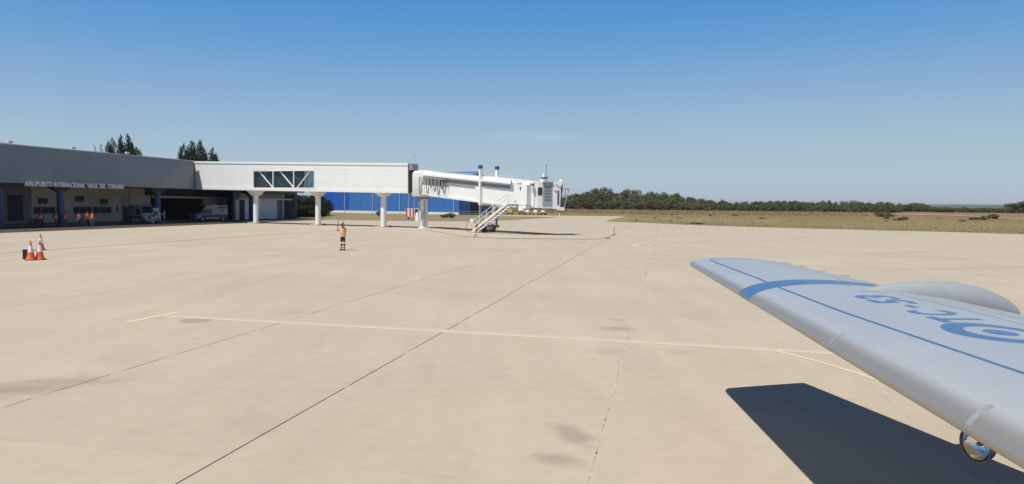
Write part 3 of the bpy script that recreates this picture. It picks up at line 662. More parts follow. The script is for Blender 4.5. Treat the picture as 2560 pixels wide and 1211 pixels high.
part('landing_rail', MB().path([(19.95, -2.63, 3.2), (19.95, -2.63, 4.2), (20.9, -2.63, 4.2), (20.9, -2.63, 3.2)], .03), 'white', st)
# cab
part('cab_neck', MB().slope(20.4, 22.7, -1.50, .80, lambda x: 2.95, lambda x: jt(x) - .02), 'white', J)
sb = part('service_box', MB().bx(20.95, 22.35, -2.15, -1.5, 3.12, 5.22), 'white', J, bevel=.03)
part('service_box_step', MB().bx(21.1, 22.3, -2.2, -1.55, 2.74, 3.08), 'white', sb, bevel=.02)
part('service_window', MB().bx(21.25, 21.42, -2.175, -2.14, 4.7, 5.05), 'glassdark', sb)
part('wall_lamp', MB().box((20.7, -1.75, 5.35), (.4, .3, .12)).box((22.7, -1.75, 5.25), (.35, .3, .25)), 'greysteel', J)
CB = Fr((2.14, 79.95), (.985, .172)); dz_ = CB.rz - JB.rz
cbo = bpy.data.objects.new('cab', None)   # the cab turns on the tunnel end: its own axes, x towards the aircraft side
rel = np.array([CB.o[0] - JB.o[0], CB.o[1] - JB.o[1]])
Mc = Matrix.Translation((float(rel @ JB.u), float(rel @ JB.v), 0)) @ Matrix.Rotation(dz_, 4, 'Z')
def cpart(name, mb, mt, parent=None, smooth=False, bevel=0, **kw):
    mb.v = [tuple(Mc @ Vector(p)) for p in mb.v]
    return part(name, mb, mt, parent or J, smooth, bevel, **kw)
bpy.data.objects.remove(cbo)
arcp = [(-.15, .9), (-.1, .45), (.15, .12), (.5, .0), (1.02, .0), (1.02, 3.0), (-.15, 3.0)]
cb = cpart('cab', MB().prism(arcp, 2.84, 5.56), 'white')
cpart('cab_core', MB().bx(1.02, 2.08, .10, 3.0, 2.86, 5.5), 'greywall')
cbf = cpart('cab_front', MB().hexa([(2.08, -.03, 2.75), (2.88, -.03, 2.75), (2.88, 3.2, 2.75), (2.08, 3.2, 2.75), (2.08, -.03, 5.42), (2.98, -.03, 5.42), (2.98, 3.2, 5.42), (2.08, 3.2, 5.42)]), 'white')
cpart('cab_window', MB().box((.72, -.02, 4.58), (.46, .06, .80)), 'glassdark', cb, bevel=.06)
for i in range(7):
    x0 = 1.04 + i * .148
    sl = cpart('curtain_slat', MB().bx(x0, x0 + .136, -.01 + .004 * (i % 2), .09, 2.98, 5.42), 'shutter')
    if 1 <= i < 6: cpart('slots', MB().bx(x0 + .04, x0 + .095, -.018, -.006, 3.55, 3.78).bx(x0 + .04, x0 + .095, -.018, -.006, 3.88, 4.11).bx(x0 + .04, x0 + .095, -.018, -.006, 4.21, 4.44).bx(x0 + .04, x0 + .095, -.018, -.006, 4.54, 4.77).bx(x0 + .04, x0 + .095, -.018, -.006, 4.87, 5.08), 'dark', sl)
cpart('curtain_head', MB().bx(.98, 2.1, -.15, .1, 5.44, 5.58), 'steel')
cpart('curtain_sill', MB().bx(.98, 2.1, -.06, .1, 2.80, 2.96), 'whiteold')
cpart('cab_handle', MB().box((2.35, -.05, 4.62), (.22, .06, .12)), 'greysteel', cbf)
cpart('cab_seal', MB().box((2.66, -.05, 3.95), (.16, .05, 1.5)), 'navy', cbf)
cn = cpart('canopy', MB().hexa([(2.88, -.05, 2.9), (2.96, -.05, 2.9), (2.96, 3.2, 2.9), (2.88, 3.2, 2.9), (2.98, -.05, 5.55), (3.14, -.05, 5.5), (3.14, 3.2, 5.5), (2.98, 3.2, 5.55)]), 'navy')
cpart('canopy_arm', MB().hexa([(2.3, -.12, 5.44), (2.92, -.14, 5.05), (2.92, .3, 5.05), (2.3, .3, 5.44), (2.3, -.12, 5.60), (3.2, -.14, 5.70), (3.2, .3, 5.70), (2.3, .3, 5.60)]), 'white', cn)
cpart('canopy_lamp', MB().lathe([(.26, 0), (.20, .12), (.05, .2)], 14, (3.0, .1, 5.66)), 'offwhite', cn, smooth=True)
bc = cpart('beacon_mast', MB().lathe([(.40, 5.5), (.40, 5.85), (.2, 5.95)], 16, (1.3, .9, 0)).tube((1.3, .9, 5.95), (1.3, .9, 6.5), .16, 12), 'white', smooth=True)
cpart('beacon_ring', MB().tube((1.3, .9, 5.98), (1.3, .9, 6.04), .42, 16), 'bluecap', bc)
cpart('antenna', MB().tube((1.62, .9, 5.5), (1.55, .9, 7.25), .035, 6).box((1.66, .9, 6.05), (.35, .12, .1)).tube((1.55, .9, 7.2), (1.55, .9, 7.38), .07, 8), 'steel', bc)
cpart('bumper_platform', MB().bx(2.6, 3.35, -.06, 3.1, 2.62, 2.95), 'white')
cpart('bumper_hook', MB().box((2.9, .1, 2.5), (.4, .2, .2)).box((1.9, .4, 2.68), (.6, .3, .15)).box((2.3, 1.0, 2.60), (.25, .3, .2)), 'greysteel')
ff = cpart('front_frame', MB().path([(3.35, 0, 2.95), (3.85, 0, 4.98)], .05).path([(3.85, 0, 4.95), (3.75, 0, 4.78), (3.45, 0, 4.78), (3.35, 0, 4.2)], .045).path([(3.0, 0, 4.0), (3.65, 0, 4.0)], .06).path([(3.35, 2.8, 2.95), (3.85, 2.8, 4.98)], .05).path([(3.85, 0, 4.9), (3.85, 2.8, 4.9)], .045).path([(3.5, 0, 3.3), (3.5, 2.8, 3.3)], .045), 'steel')
cpart('frame_panel', MB().bx(3.05, 3.12, .1, 3.0, 2.9, 3.9), 'greywall', ff)
part('cab_underframe', MB().bx(20.6, 22.6, -1.2, .6, 2.62, 2.84), 'greysteel', J); cpart('cab_underframe', MB().bx(.1, 2.6, .3, 2.8, 2.64, 2.83), 'greysteel')

# ================================================================== HANGAR
HG = Fr((-15, 215.7), (.917, -.40))
H = thing('hangar', 'blue ribbed metal hangar with white plinth behind the walkway', 'hangar', (HG.o[0], HG.o[1], 0), HG.rz)
# local: x along long wall (negative to the left), y away; gable at x=0
HZ, HA = 9.6, 12.5; HWD = 22.
part('plinth', MB().bx(-49.5, .08, -.08, .3, -.1, .72), 'whiteold', H)
def hbay(x0, x1, mt): bpiece('wall_sheet', mt, H, x0 + .03, x1 - .03, -.02, .25, .72, HZ)
for x0, x1, mt in [(-49.5, -43.5, 'hblue2'), (-43.5, -37.03, 'hblue2'), (-37.03, -32.8, 'hblue'), (-32.8, -28.6, 'hblue'), (-28.6, -23.9, 'hblue'), (-23.9, -19.2, 'hblue'), (-19.2, -14.6, 'hblue'), (-14.6, -9.9, 'hblue'), (-9.9, -5, 'hblue'), (-5, .0, 'hblue')]: hbay(x0, x1, mt)
for x in (-38.6, -28.64, -19.28, -16.3, -9.96, -1.6): part('downpipe', MB().tube((x, -.14, .05), (x, -.14, HZ), .09, 8), 'trim', H)
part('gable_wall', MB().add([(.0, .3, 0), (.0, HWD, 0), (.0, HWD, HZ), (.0, HWD / 2, HA), (.0, .3, HZ), (-.2, .3, 0), (-.2, HWD, 0), (-.2, HWD, HZ), (-.2, HWD / 2, HA), (-.2, .3, HZ)],
                               [(0, 1, 2, 3, 4), (5, 9, 8, 7, 6), (0, 5, 6, 1), (1, 6, 7, 2), (2, 7, 8, 3), (3, 8, 9, 4), (4, 9, 5, 0)]), 'hblueg', H)
part('doorway', MB().bx(.0, .06, 7.1, 12.3, 0, 6.2), 'dark', H)
part('door_sheet', MB().bx(.0, .14, 12.4, 19.5, 0, 6.4), 'hblueg', H)
part('wall_lamp', MB().bx(.0, .4, 7.4, 9.4, 6.5, 6.9), 'greysteel', H)
part('roof', MB().add([(-50, -.6, HZ - .05), (.5, -.6, HZ - .05), (.5, HWD / 2, HA + .15), (-50, HWD / 2, HA + .15), (.5, HWD + .6, HZ - .05), (-50, HWD + .6, HZ - .05),
                       (-50, -.6, HZ - .25), (.5, -.6, HZ - .25), (.5, HWD / 2, HA - .05), (-50, HWD / 2, HA - .05), (.5, HWD + .6, HZ - .25), (-50, HWD + .6, HZ - .25)],
                      [(0, 1, 2, 3), (3, 2, 4, 5), (6, 9, 8, 7), (9, 11, 10, 8), (1, 7, 8, 2), (2, 8, 10, 4), (0, 6, 7, 1), (5, 4, 10, 11), (0, 3, 9, 6), (3, 5, 11, 9)]), 'hroof', H)
part('corner_trim', MB().bx(-.02, .12, -.1, .1, .0, HZ), 'bluecap', H)
# low rail fence by the gable
fp = [G(1150, 541.5), G(1255, 543.0)]
FN = thing('rail_fence', 'low thin grey rail fence in front of the hangar gable', 'fence', (fp[0][0], fp[0][1], .05), math.atan2(fp[1][1] - fp[0][1], fp[1][0] - fp[0][0]))
fl = math.hypot(fp[1][0] - fp[0][0], fp[1][1] - fp[0][1])
for i in range(9): part('post', MB().tube((fl * i / 8, 0, 0), (fl * i / 8, 0, 1.25), .04, 6), 'greysteel', FN)
for z in (.7, 1.22): part('rail', MB().tube((0, 0, z), (fl, 0, z), .035, 6), 'greysteel', FN)

# ================================================================== WALL THINGS
for (x, z0, z1, wd, lab) in ((5.5, 2.68, 3.30, 1.1, 'dark grilled air conditioner on the beige wall above the leftmost strip window'),
                         (11.5, 2.98, 3.62, 1.15, 'dark grilled air conditioner on the beige wall just right of the blue column, mounted highest'),
                         (15.85, 2.67, 3.28, 1.1, 'dark grilled air conditioner on the beige wall above the rightmost strip window')):
    a = thing('air_conditioner', lab, 'air conditioner', TB.w(x, YW, z0), TB.rz, 'air conditioners on the terminal wall')
    part('casing', MB().bx(-wd / 2, wd / 2, -.42, -.01, 0, z1 - z0), 'khaki', a, bevel=.02)
    part('fan_grille', MB().lathe([(.24, 0), (.24, .03)], 18, M=Matrix.Translation((-.22, -.43, .31)) @ Matrix.Rotation(PI / 2, 4, 'X')), 'dark', a)
    part('side_grille', MB().bx(.12, .45, -.45, -.42, .08, z1 - z0 - .1), 'dark', a)
    part('bracket', MB().bx(-.45, -.40, -.4, 0, -.2, -.003).bx(.40, .45, -.4, 0, -.2, -.003), 'greysteel', a)
o = thing('fire_extinguisher', 'small red fire extinguisher hung on the beige wall left of the door', 'fire extinguisher', TB.w(18.55, YW - .12, 1.65), TB.rz)
part('cylinder', MB().lathe([(.09, 0), (.10, .04), (.10, .48), (.04, .58)], 14), 'redstripe', o, smooth=True)
part('valve', MB().box((0, 0, .62), (.14, .06, .08)).path([(.05, 0, .62), (.14, 0, .45), (.12, 0, .15)], .02), 'dark', o)
bx_ = tag(part('storage_crate', MB().bx(-.5, .5, -.3, .3, 0, .55).bx(-.53, .53, -.33, .33, .55, .62), 'brownsteel', None, bevel=.02), 'low dark brown box on the pavement against the left end of the beige wall', 'box')
bx_.location = TB.w(4.5, YW - .6, .12); bx_.rotation_euler = (0, 0, TB.rz)

# ================================================================== AMBULANCES
def van(label, loc, rz, open_door=False):
    A = thing('ambulance', label, 'ambulance', loc, rz, 'ambulances parked under the terminal canopy')
    st_ = [(-2.75, .93, 2.38, .80), (-2.70, .98, 2.50, .84), (1.0, .98, 2.52, .84), (1.22, .97, 2.36, .80), (1.95, .95, 1.36, .80), (2.05, .94, 1.16, .82), (2.62, .88, .98, .78), (2.80, .80, .84, .70)]
    def ring(x, w, zr, wu, z0, z1):
        return [(x, -w * .97, z0), (x, w * .97, z0), (x, w, min(z1, .9)), (x, (w + wu) / 2 if z1 > 1.2 else w * .98, min(z1, (zr + .9) / 2 + .05)), (x, wu, z1 - .03), (x, wu * .7, z1), (x, -wu * .7, z1), (x, -wu, z1 - .03), (x, -((w + wu) / 2 if z1 > 1.2 else w * .98), min(z1, (zr + .9) / 2 + .05)), (x, -w, min(z1, .9))]
    mb = MB(); n = 10
    for (x, w, zr, wu) in st_: mb.v += ring(x, w, zr, wu, .42, zr)
    for k in range(len(st_) - 1):
        for i in range(n): mb.f.append((k * n + i, k * n + (i + 1) % n, (k + 1) * n + (i + 1) % n, (k + 1) * n + i))
    mb.f += [tuple(range(n))[::-1], tuple(range((len(st_) - 1) * n, len(st_) * n))]
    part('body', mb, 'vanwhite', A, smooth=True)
    part('lower_panel', MB().bx(-2.74, 1.95, -1.0, -.975, .40, 1.02).bx(-2.74, 1.95, .975, 1.0, .40, 1.02), 'navy', A)
    part('sill_stripe', MB().bx(-1.1, 1.3, -1.012, -1.001, .42, .56).bx(-1.1, 1.3, 1.001, 1.012, .42, .56), 'whiteold', A)
    def quadplate(p, t=.02, mt='vanglass', nm='windshield'):
        a, b, c = [Vector(q) for q in p[:3]]; nn = (b - a).cross(c - a).normalized() * t
        return part(nm, MB().hexa([tuple(Vector(q)) for q in p] + [tuple(Vector(q) + nn) for q in p]), mt, A)
    quadplate([(1.92, -.76, 1.42), (1.92, .76, 1.42), (1.27, .70, 2.31), (1.27, -.70, 2.31)], .03)
    for s in (-1, 1):
        part('side_window', MB().hexa([(.15, s * .955, 1.22), (1.75, s * .955, 1.22), (1.75, s * .985, 1.22), (.15, s * .985, 1.22), (.2, s * .90, 1.95), (1.30, s * .90, 1.95), (1.30, s * .94, 1.95), (.2, s * .94, 1.95)]), 'vanglass', A)
        part('side_window', MB().hexa([(-2.5, s * .90, 2.02), (-1.0, s * .90, 2.02), (-1.0, s * .94, 2.02), (-2.5, s * .94, 2.02), (-2.5, s * .86, 2.24), (-1.0, s * .86, 2.24), (-1.0, s * .90, 2.24), (-2.5, s * .90, 2.24)]), 'vanglass', A)
        part('emblem', MB().lathe([(.22, 0), (.22, .012)], 16, M=Matrix.Translation((-1.7, s * .945, 1.62)) @ Matrix.Rotation(-s * PI / 2 + s * .10, 4, 'X')), 'navy', A)
        part('mirror', MB().box((1.75, s * 1.16, 1.45), (.12, .2, .34)).box((1.7, s * 1.03, 1.4), (.05, .16, .05)), 'blackrub', A)
        part('headlight', MB().box((2.66, s * .66, .86), (.22, .32, .20)), 'conewhite', A, bevel=.03)
        for x in (1.95, -1.75):
            wh = part('wheel', MB().lathe([(.22, -.11), (.33, -.11), (.35, -.06), (.35, .06), (.33, .11), (.22, .11)], 22, M=Matrix.Translation((x, s * .93, .35)) @ Matrix.Rotation(PI / 2, 4, 'X')), 'blackrub', A, smooth=True)
            part('rim', MB().lathe([(.21, -.115), (.21, .115)], 14, M=Matrix.Translation((x, s * .93, .35)) @ Matrix.Rotation(PI / 2, 4, 'X')), 'steel', wh)
    part('grille', MB().box((2.79, 0, .82), (.06, .95, .20)), 'blackrub', A)
    part('bumper', MB().box((2.76, 0, .52), (.22, 1.7, .26)), 'greysteel', A, bevel=.04)
    part('light_bar', MB().box((1.05, 0, 2.58), (.28, 1.3, .12)), 'bluecap', A, bevel=.03)
    part('roof_vent', MB().box((-.9, 0, 2.58), (.6, .6, .13)), 'offwhite', A, bevel=.03)
    if open_door:
        part('open_door', MB().hexa([(1.05, 1.0, .55), (1.80, 1.75, .55), (1.85, 1.70, .55), (1.10, .95, .55), (1.05, 1.0, 2.1), (1.55, 1.5, 2.1), (1.60, 1.45, 2.1), (1.10, .95, 2.1)]), 'whiteold', A, label='white cab door standing open')
    return A
p1 = G(362, 558.5); p2 = G(520, 553)
van('ambulance with rooftop lights, cab door open and people beside it, nose towards the right', (p1[0] - .3, p1[1], .006), math.radians(-42), True)
van('ambulance with closed doors next to the blue column, nose towards the left', (p2[0] + .2, p2[1], .006), math.radians(-122))

# ================================================================== PEOPLE
def skin_obj(name, nodes, edges, mt, parent, root=0, sub=1):
    me = bpy.data.meshes.new(name); me.from_pydata([n_[0] for n_ in nodes], edges, []); me.update()
    ob = bpy.data.objects.new(name, me); COL.objects.link(ob)
    sm = ob.modifiers.new('skin', 'SKIN'); sm.use_smooth_shade = True
    for i, n_ in enumerate(nodes):
        r = n_[1]; me.skin_vertices[0].data[i].radius = (r, r * (n_[2] if len(n_) > 2 else 1))
        me.skin_vertices[0].data[i].use_root = (i == root)
    if sub: s2 = ob.modifiers.new('sub', 'SUBSURF'); s2.levels = sub; s2.render_levels = sub
    dg = bpy.context.evaluated_depsgraph_get(); m2 = bpy.data.meshes.new_from_object(ob.evaluated_get(dg)); bpy.data.objects.remove(ob)
    m2.materials.clear(); m2.materials.append(MT[mt])
    for p in m2.polygons: p.use_smooth = True
    return link(name, m2, parent)
def person(label, loc, rz, arms='down', vest='vest', trousers='navycloth', shirt='navycloth', cap=None, stance=.10, h=1.75, knee=None, fingers=True, openv=False, lean=0.):
    P = thing('person', label, 'person', loc, rz); k = h / 1.75; P.scale = (k, k, k)
    if arms == 'down': el = [(-.27, .03, 1.14), (.27, .03, 1.14)]; wr = [(-.27, -.05, .90), (.27, -.05, .90)]
    elif arms == 'folded': el = [(-.28, -.02, 1.16), (.28, -.02, 1.16)]; wr = [(.02, -.22, 1.20), (-.04, -.23, 1.15)]
    elif arms == 'hips': el = [(-.38, .06, 1.20), (.38, .06, 1.20)]; wr = [(-.18, -.06, 1.02), (.18, -.06, 1.02)]
    elif arms == 'raised': el = [(-.36, -.10, 1.27), (.31, -.10, 1.33)]; wr = [(-.27, -.16, 1.56), (.15, -.18, 1.60)]
    elif arms == 'reach': el = [(-.27, -.12, 1.22), (.30, -.10, 1.25)]; wr = [(-.20, -.34, 1.30), (.26, -.36, 1.38)]
    st = stance
    nodes = [((0, 0, .96), .135, .8), ((0, 0, 1.12), .125, .78), ((0, 0, 1.32), .15, .72), ((0, .0, 1.45), .07), ((0, -.005, 1.53), .055), ((0, -.02, 1.60), .078), ((0, -.02, 1.68), .090), ((0, -.01, 1.735), .065), ((0, -.115, 1.625), .018)]
    edges = [(0, 1), (1, 2), (2, 3), (3, 4), (4, 5), (5, 6), (6, 7), (5, 8)]
    for i, s in enumerate((-1, 1)):
        b = len(nodes)
        sh = (s * .17, 0, 1.42); e = el[i]; w = wr[i]; dv = (Vector(w) - Vector(e)).normalized(); hd = Vector(w) + dv * .075
        nodes += [(sh, .062), (e, .043), (w, .028), (tuple(hd), .034)]
        edges += [(2, b), (b, b + 1), (b + 1, b + 2), (b + 2, b + 3)]
        if fingers:
            side = dv.cross(Vector((0, 1, .1))).normalized()
            for q, (o_, l_) in enumerate(((-.030, .075), (-.010, .085), (.010, .082), (.030, .068))):
                t1 = hd + side * o_ + dv * .035; t2 = t1 + dv * l_ * .6 + Vector((0, -.02, 0)); c = len(nodes)
                nodes += [(tuple(t1), .010), (tuple(t2), .008)]; edges += [(b + 3, c), (c, c + 1)]
            t1 = hd + side * .045 - dv * .02; c = len(nodes); nodes += [(tuple(t1), .011), (tuple(t1 + dv * .04 + side * .02), .009)]; edges += [(b + 3, c), (c, c + 1)]
        b = len(nodes)
        nodes += [((s * .09, 0, .88), .085), ((s * (st - .005), -.01, .50), .055), ((s * st, .02, .10), .036), ((s * (st + .015), -.12, .035), .034)]
        edges += [(0, b), (b, b + 1), (b + 1, b + 2), (b + 2, b + 3)]
    skin_obj('body', nodes, edges, 'skin', P)
    T = [((0, 0, .98), .150, .84), ((0, 0, .90), .13, .85)]; E_ = [(0, 1)]
    for s in (-1, 1):
        b = len(T); T += [((s * .09, 0, .86), .100), ((s * (st - .005), -.01, .50), .075), ((s * st, .02, .12), .062)]; E_ += [(1, b), (b, b + 1), (b + 1, b + 2)]
    tr = skin_obj('trousers', T, E_, trousers, P)
    if knee:
        for s in (-1, 1):
            part('knee_patch', MB().lathe([(.078, -.05), (.088, -.02), (.088, .03), (.078, .06)], 12, (s * st, -.008, .50)), 'reflect', tr, smooth=True)
            part('reflective_band', MB().lathe([(.074, -.02), (.074, .03)], 12, (s * st, .012, .26)), 'reflect', tr, smooth=True)
    for s in (-1, 1): part('shoe', MB().box((s * (st + .01), -.06, .045), (.10, .28, .09)), 'blackcloth', P, bevel=.03)
    sh_n = [((0, 0, .96), .165, .85), ((0, 0, 1.12), .150, .82), ((0, 0, 1.32), .165, .74), ((0, 0, 1.44), .085)]; sh_e = [(0, 1), (1, 2), (2, 3)]
    for i, s in enumerate((-1, 1)):
        b = len(sh_n); e = Vector(el[i]); w = Vector(wr[i]); sh_n += [((s * .17, 0, 1.42), .075), (tuple(e), .055), (tuple(e + (w - e) * (.15 if arms == 'raised' else .85)), .043)]; sh_e += [(2, b), (b, b + 1), (b + 1, b + 2)]
    skin_obj('shirt', sh_n, sh_e, shirt, P)
    if vest:
        v = part('safety_vest', MB().lathe([(.19, 0.90), (.205, .98), (.19, 1.15), (.215, 1.33), (.20, 1.42), (.10, 1.475)], 18, M=Matrix.Diagonal((1.05, .80, 1, 1))), vest, P, smooth=True)
        for z in (1.03, 1.17): part('reflective_band', MB().lathe([(.204, z), (.203, z + .03)], 18, M=Matrix.Diagonal((1.06, .82, 1, 1))), 'reflect', v, smooth=True)
        if openv: part('shirt_front', MB().hexa([(-.01, -.172, 1.2), (.01, -.172, 1.2), (.01, -.15, 1.2), (-.01, -.15, 1.2), (-.055, -.168, 1.44), (.055, -.168, 1.44), (.055, -.14, 1.44), (-.055, -.14, 1.44)]), 'whitecloth', v)
    if cap:
        c = part('cap', MB().lathe([(.105, 1.69), (.108, 1.73), (.085, 1.79), (.03, 1.815)], 16, (0, -.012, 0)), cap, P, smooth=True)
        part('cap_peak', MB().hexa([(-.07, -.20, 1.685), (.07, -.20, 1.685), (.09, -.09, 1.70), (-.09, -.09, 1.70), (-.07, -.20, 1.70), (.07, -.20, 1.70), (.09, -.09, 1.72), (-.09, -.09, 1.72)]), cap, c)
    else: part('hair', MB().lathe([(.095, 1.67), (.104, 1.72), (.085, 1.78), (.03, 1.80)], 16, (0, .012, 0)), 'hair', P, smooth=True)
    for s in (-1, 1): part('ear', MB().lathe([(.02, -.03), (.026, 0), (.02, .03)], 8, (s * .092, 0, 1.645)), 'skin', P, smooth=True)
    return P
def face(p): return math.atan2(-p[0], p[1]) * -1
pm = G(857, 626.5)
MS = person('person in orange vest on the open apron, white knee bands, holding two red wands up', (pm[0], pm[1], .002), math.radians(-12), 'raised', 'vestpale', 'blackcloth', 'whitecloth', 'blackcloth', knee=True, openv=True)
for (x, y, lab) in ((-.262, -.17, 'red marshalling wand held upright in the raised hand nearer the terminal'), (.135, -.19, 'red marshalling wand held upright in the raised hand beside the cap')):
    cs, sn = math.cos(MS.rotation_euler.z), math.sin(MS.rotation_euler.z)
    w_ = thing('marshalling_wand', lab, 'wand', (pm[0] + x * cs - y * sn, pm[1] + x * sn + y * cs, 1.60), 0, 'marshalling wands')
    part('handle', MB().tube((0, 0, -.06), (0, 0, .08), .02, 8), 'blackcloth', w_)
    part('tube', MB().tube((0, 0, .08), (.02, 0, .42), .026, 10, .02), 'redwand', w_, smooth=True)
ppl = [(102, 568, 'down', 'vest', 'navycloth', 1.75, 'person in bright orange vest and dark trousers under the leftmost strip window', 10, 'blackcloth'),
       (140, 567, 'hips', 'vest', 'khaki', 1.76, 'person in duller orange vest and khaki trousers just left of the blue column', -20, 'blackcloth'),
       (163.5, 567, 'down', 'vest', 'khaki', 1.68, 'person in orange vest and khaki trousers half hidden right beside the blue column', 35, None),
       (198, 568, 'folded', 'vest', 'navycloth', 1.62, 'shortest person in orange vest, standing alone with a dark bag at the side', 15, None),
       (219, 567.5, 'folded', 'vest', 'blackcloth', 1.76, 'person in banded orange vest and black trousers, left one of the close pair', 25, None),
       (231.5, 566.5, 'down', 'vest', 'ltblue', 1.72, 'person in banded orange vest and jeans, right one of the close pair', -30, None)]
for (x, y, ar, ve, tr, h, lab, rz, cp) in ppl:
    p = G(x, y); person(lab, (p[0], p[1], .007), math.radians(28 + rz), ar, ve, tr, 'navycloth', cp, h=h, stance=.13 if x in (219, 102, 231.5) else .10)
    if x == 198:
        bg_ = tag(part('shoulder_bag', MB().box((0, 0, .20), (.16, .30, .38)), 'navycloth', None, bevel=.05), 'dark shoulder bag hanging at the side of the shortest person in orange', 'bag')
        bg_.location = (p[0] + .32, p[1] + .1, .72); part('strap', MB().path([(0, .1, .38), (-.12, .05, .66), (0, -.1, .38)], .015), 'blackcloth', bg_)
p = G(383, 561.5); person('person in dark top and pale blue trousers facing the bonnet of the open ambulance', (p[0], p[1], .007), math.radians(190), 'folded', None, 'ltblue', 'navycloth', None, h=1.72)
p = G(412, 562); person('person in blue shirt and dark trousers leaning at the open ambulance door', (p[0], p[1], .007), math.radians(-85), 'reach', None, 'blackcloth', 'bluecloth', None, h=1.78)

# ================================================================== CONES, POSTS, CABLE
def cone(label, p):
    c = thing('traffic_cone', label, 'traffic cone', (p[0], p[1], .001), random.uniform(0, 1), 'traffic cones on the apron')
    part('base', MB().box((0, 0, .02), (.52, .52, .04)), 'blackrub', c, bevel=.01)
    part('cone_body', MB().lathe([(.25, .04), (.235, .07), (.20, .14), (.165, .26), (.135, .42), (.045, .90), (.035, .96), (.03, 1.01)], 24), 'orange', c, smooth=True)
    part('reflective_sleeve', MB().lathe([(.139, .42), (.074, .77)], 24), 'conewhite', c, smooth=True)
    return c
cone('orange and white traffic cone in front of the small black board', G(77, 651))
cone('orange traffic cone with white sleeve, right one of the front pair', G(100, 650))
cone('orange traffic cone with white sleeve standing farther back on the red line', G(102, 626))
p = G(68, 650); bb = tag(part('black_board', MB().box((0, 0, .27), (.50, .035, .52), M=Matrix.Rotation(-.12, 4, 'X')).bx(-.18, -.14, .0, .28, 0, .03).bx(.14, .18, .0, .28, 0, .03), 'blackrub', None), 'small black board propped on the apron behind the front left cone', 'board')
bb.location = (p[0] - .12, p[1] + .28, .001); bb.rotation_euler = (0, 0, .5)
def stan(label, p, h, mt, lean=0.):
    s = thing('barrier_post', label, 'barrier post', (p[0], p[1], .001), 0, 'thin barrier posts on the apron')
    part('base', MB().lathe([(.24, 0), (.24, .05), (.08, .09)], 16), 'brownsteel', s, smooth=True)
    part('pole', MB().tube((0, 0, .05), (lean, 0, h), .035 if h > .9 else .03, 8), mt, s)
stan('thin orange barrier post at the foot of the stairs', G(1189, 591), 1.0, 'orange', .06)
stan('pale slim barrier post nearer the camera, right of the boarding bridge shadow', G(1520, 597), .95, 'trim')
stan('brownish taller barrier post farther back, right of the boarding bridge shadow', G(1535, 588), .95, 'brownsteel')
mb = MB(); cp = [G(*q, .02) for q in [(1062, 575), (1100, 581), (1150, 590), (1189, 594), (1260, 596.5), (1340, 597), (1420, 598), (1490, 598.3), (1510, 596), (1525, 592), (1535, 589)]]
mb.path([tuple(q) for q in cp], .022, 5)
tag(part('ground_cable', mb, 'cableg', None), 'thin brown cable lying on the apron from the rotunda column to the barrier posts', 'cable')
# striped cabinet beyond the walkway
P = G(1033, 549.5); SC = thing('striped_cabinet', 'white cabinet with red vertical stripes standing on the verge behind the rotunda column', 'cabinet', (P[0], P[1], .05), math.radians(-15))
part('cabinet_body', MB().bx(-1.3, 1.3, -.6, .6, .45, 2.1), 'whiteold', SC, bevel=.03)
for x in (-1.12, -.38, .25): part('stripe', MB().bx(x - .14, x + .14, -.615, -.60, .47, 2.08), 'redstripe', SC)
part('dark_panel', MB().bx(.55, 1.2, -.615, -.60, .55, 2.0), 'navy', SC)
for x in (-1., 1.): part('leg', MB().bx(x - .06, x + .06, -.4, .4, 0, .45), 'greysteel', SC)
P = G(1041, 549.5)
lp = tag(part('lamp_pole', MB().tube((0, 0, 0), (0, 0, 15.8), .06, 8, .04).box((0, 0, 15.8), (.4, .25, .3)), 'trim', None), 'very thin pale lamp pole rising beyond the end of the walkway', 'pole'); lp.location = (-25.5 + 0, 205, .05)
P_ = atd(1036, 400, 205); lp.location = (P_[0], 205, .05)

# ================================================================== GROUND SUPPORT CARTS
def cart(label, px_, py_, kind):
    y_ = {'box': 1}.get(kind, 1); P = G(px_, py_)
    g = thing('equipment_cart', label, 'cart', (P[0], P[1], .05 + (fz(P[1]))), random.uniform(-.2, .2), 'service carts along the taxiway edge')
    s = .95
    g.scale = (1.2, 1.2, 1.2)
    part('chassis', MB().bx(-.85, .85, -.5, .5, .28, .42), 'blackrub' if kind != 'dome' else 'yellowbody', g)
    for x in (-.55, .55):
        for y in (-.5, .5): part('wheel', MB().lathe([(.2, -.07), (.2, .07)], 14, M=Matrix.Translation((x, y, .2)) @ Matrix.Rotation(PI / 2, 4, 'X')), 'blackrub', g)
    if kind == 'box':
        part('housing', MB().extr([(-.75, .42), (.6, .42), (.6, 1.35), (-.45, 1.35), (-.75, .9)], -.5, .5), 'yellowbody', g, bevel=.04)
        part('radiator', MB().bx(.6, .72, -.45, .45, .45, 1.2), 'blackrub', g)
    elif kind == 'tank':
        part('tank', MB().lathe([(.12, -.95), (.40, -.85), (.46, -.5), (.46, .5), (.40, .85), (.12, .95)], 20, M=Matrix.Translation((0, 0, 1.05)) @ Matrix.Rotation(PI / 2, 4, 'Y')), 'white', g, smooth=True)
        part('pump', MB().bx(.8, 1.15, -.3, .3, .42, 1.1), 'blackrub', g)
    else:
        part('hood', MB().hexa([(-.75, -.5, .42), (.6, -.5, .42), (.6, .5, .42), (-.75, .5, .42), (-.7, -.5, .78), (.6, -.5, .78), (.6, .5, .78), (-.7, .5, .78)]), 'yellowbody', g, bevel=.03)
        part('dome', MB().lathe([(.56, .78), (.52, .98), (.36, 1.2), (.12, 1.32)], 16), 'white' if kind == 'dome' else 'offwhite', g, smooth=True)
        part('tow_bar', MB().path([(.6, 0, .4), (1.1, 0, .3)], .04), 'greysteel', g)
cart('boxy yellow service cart, leftmost by the stairs', 1275, 537.0, 'box')
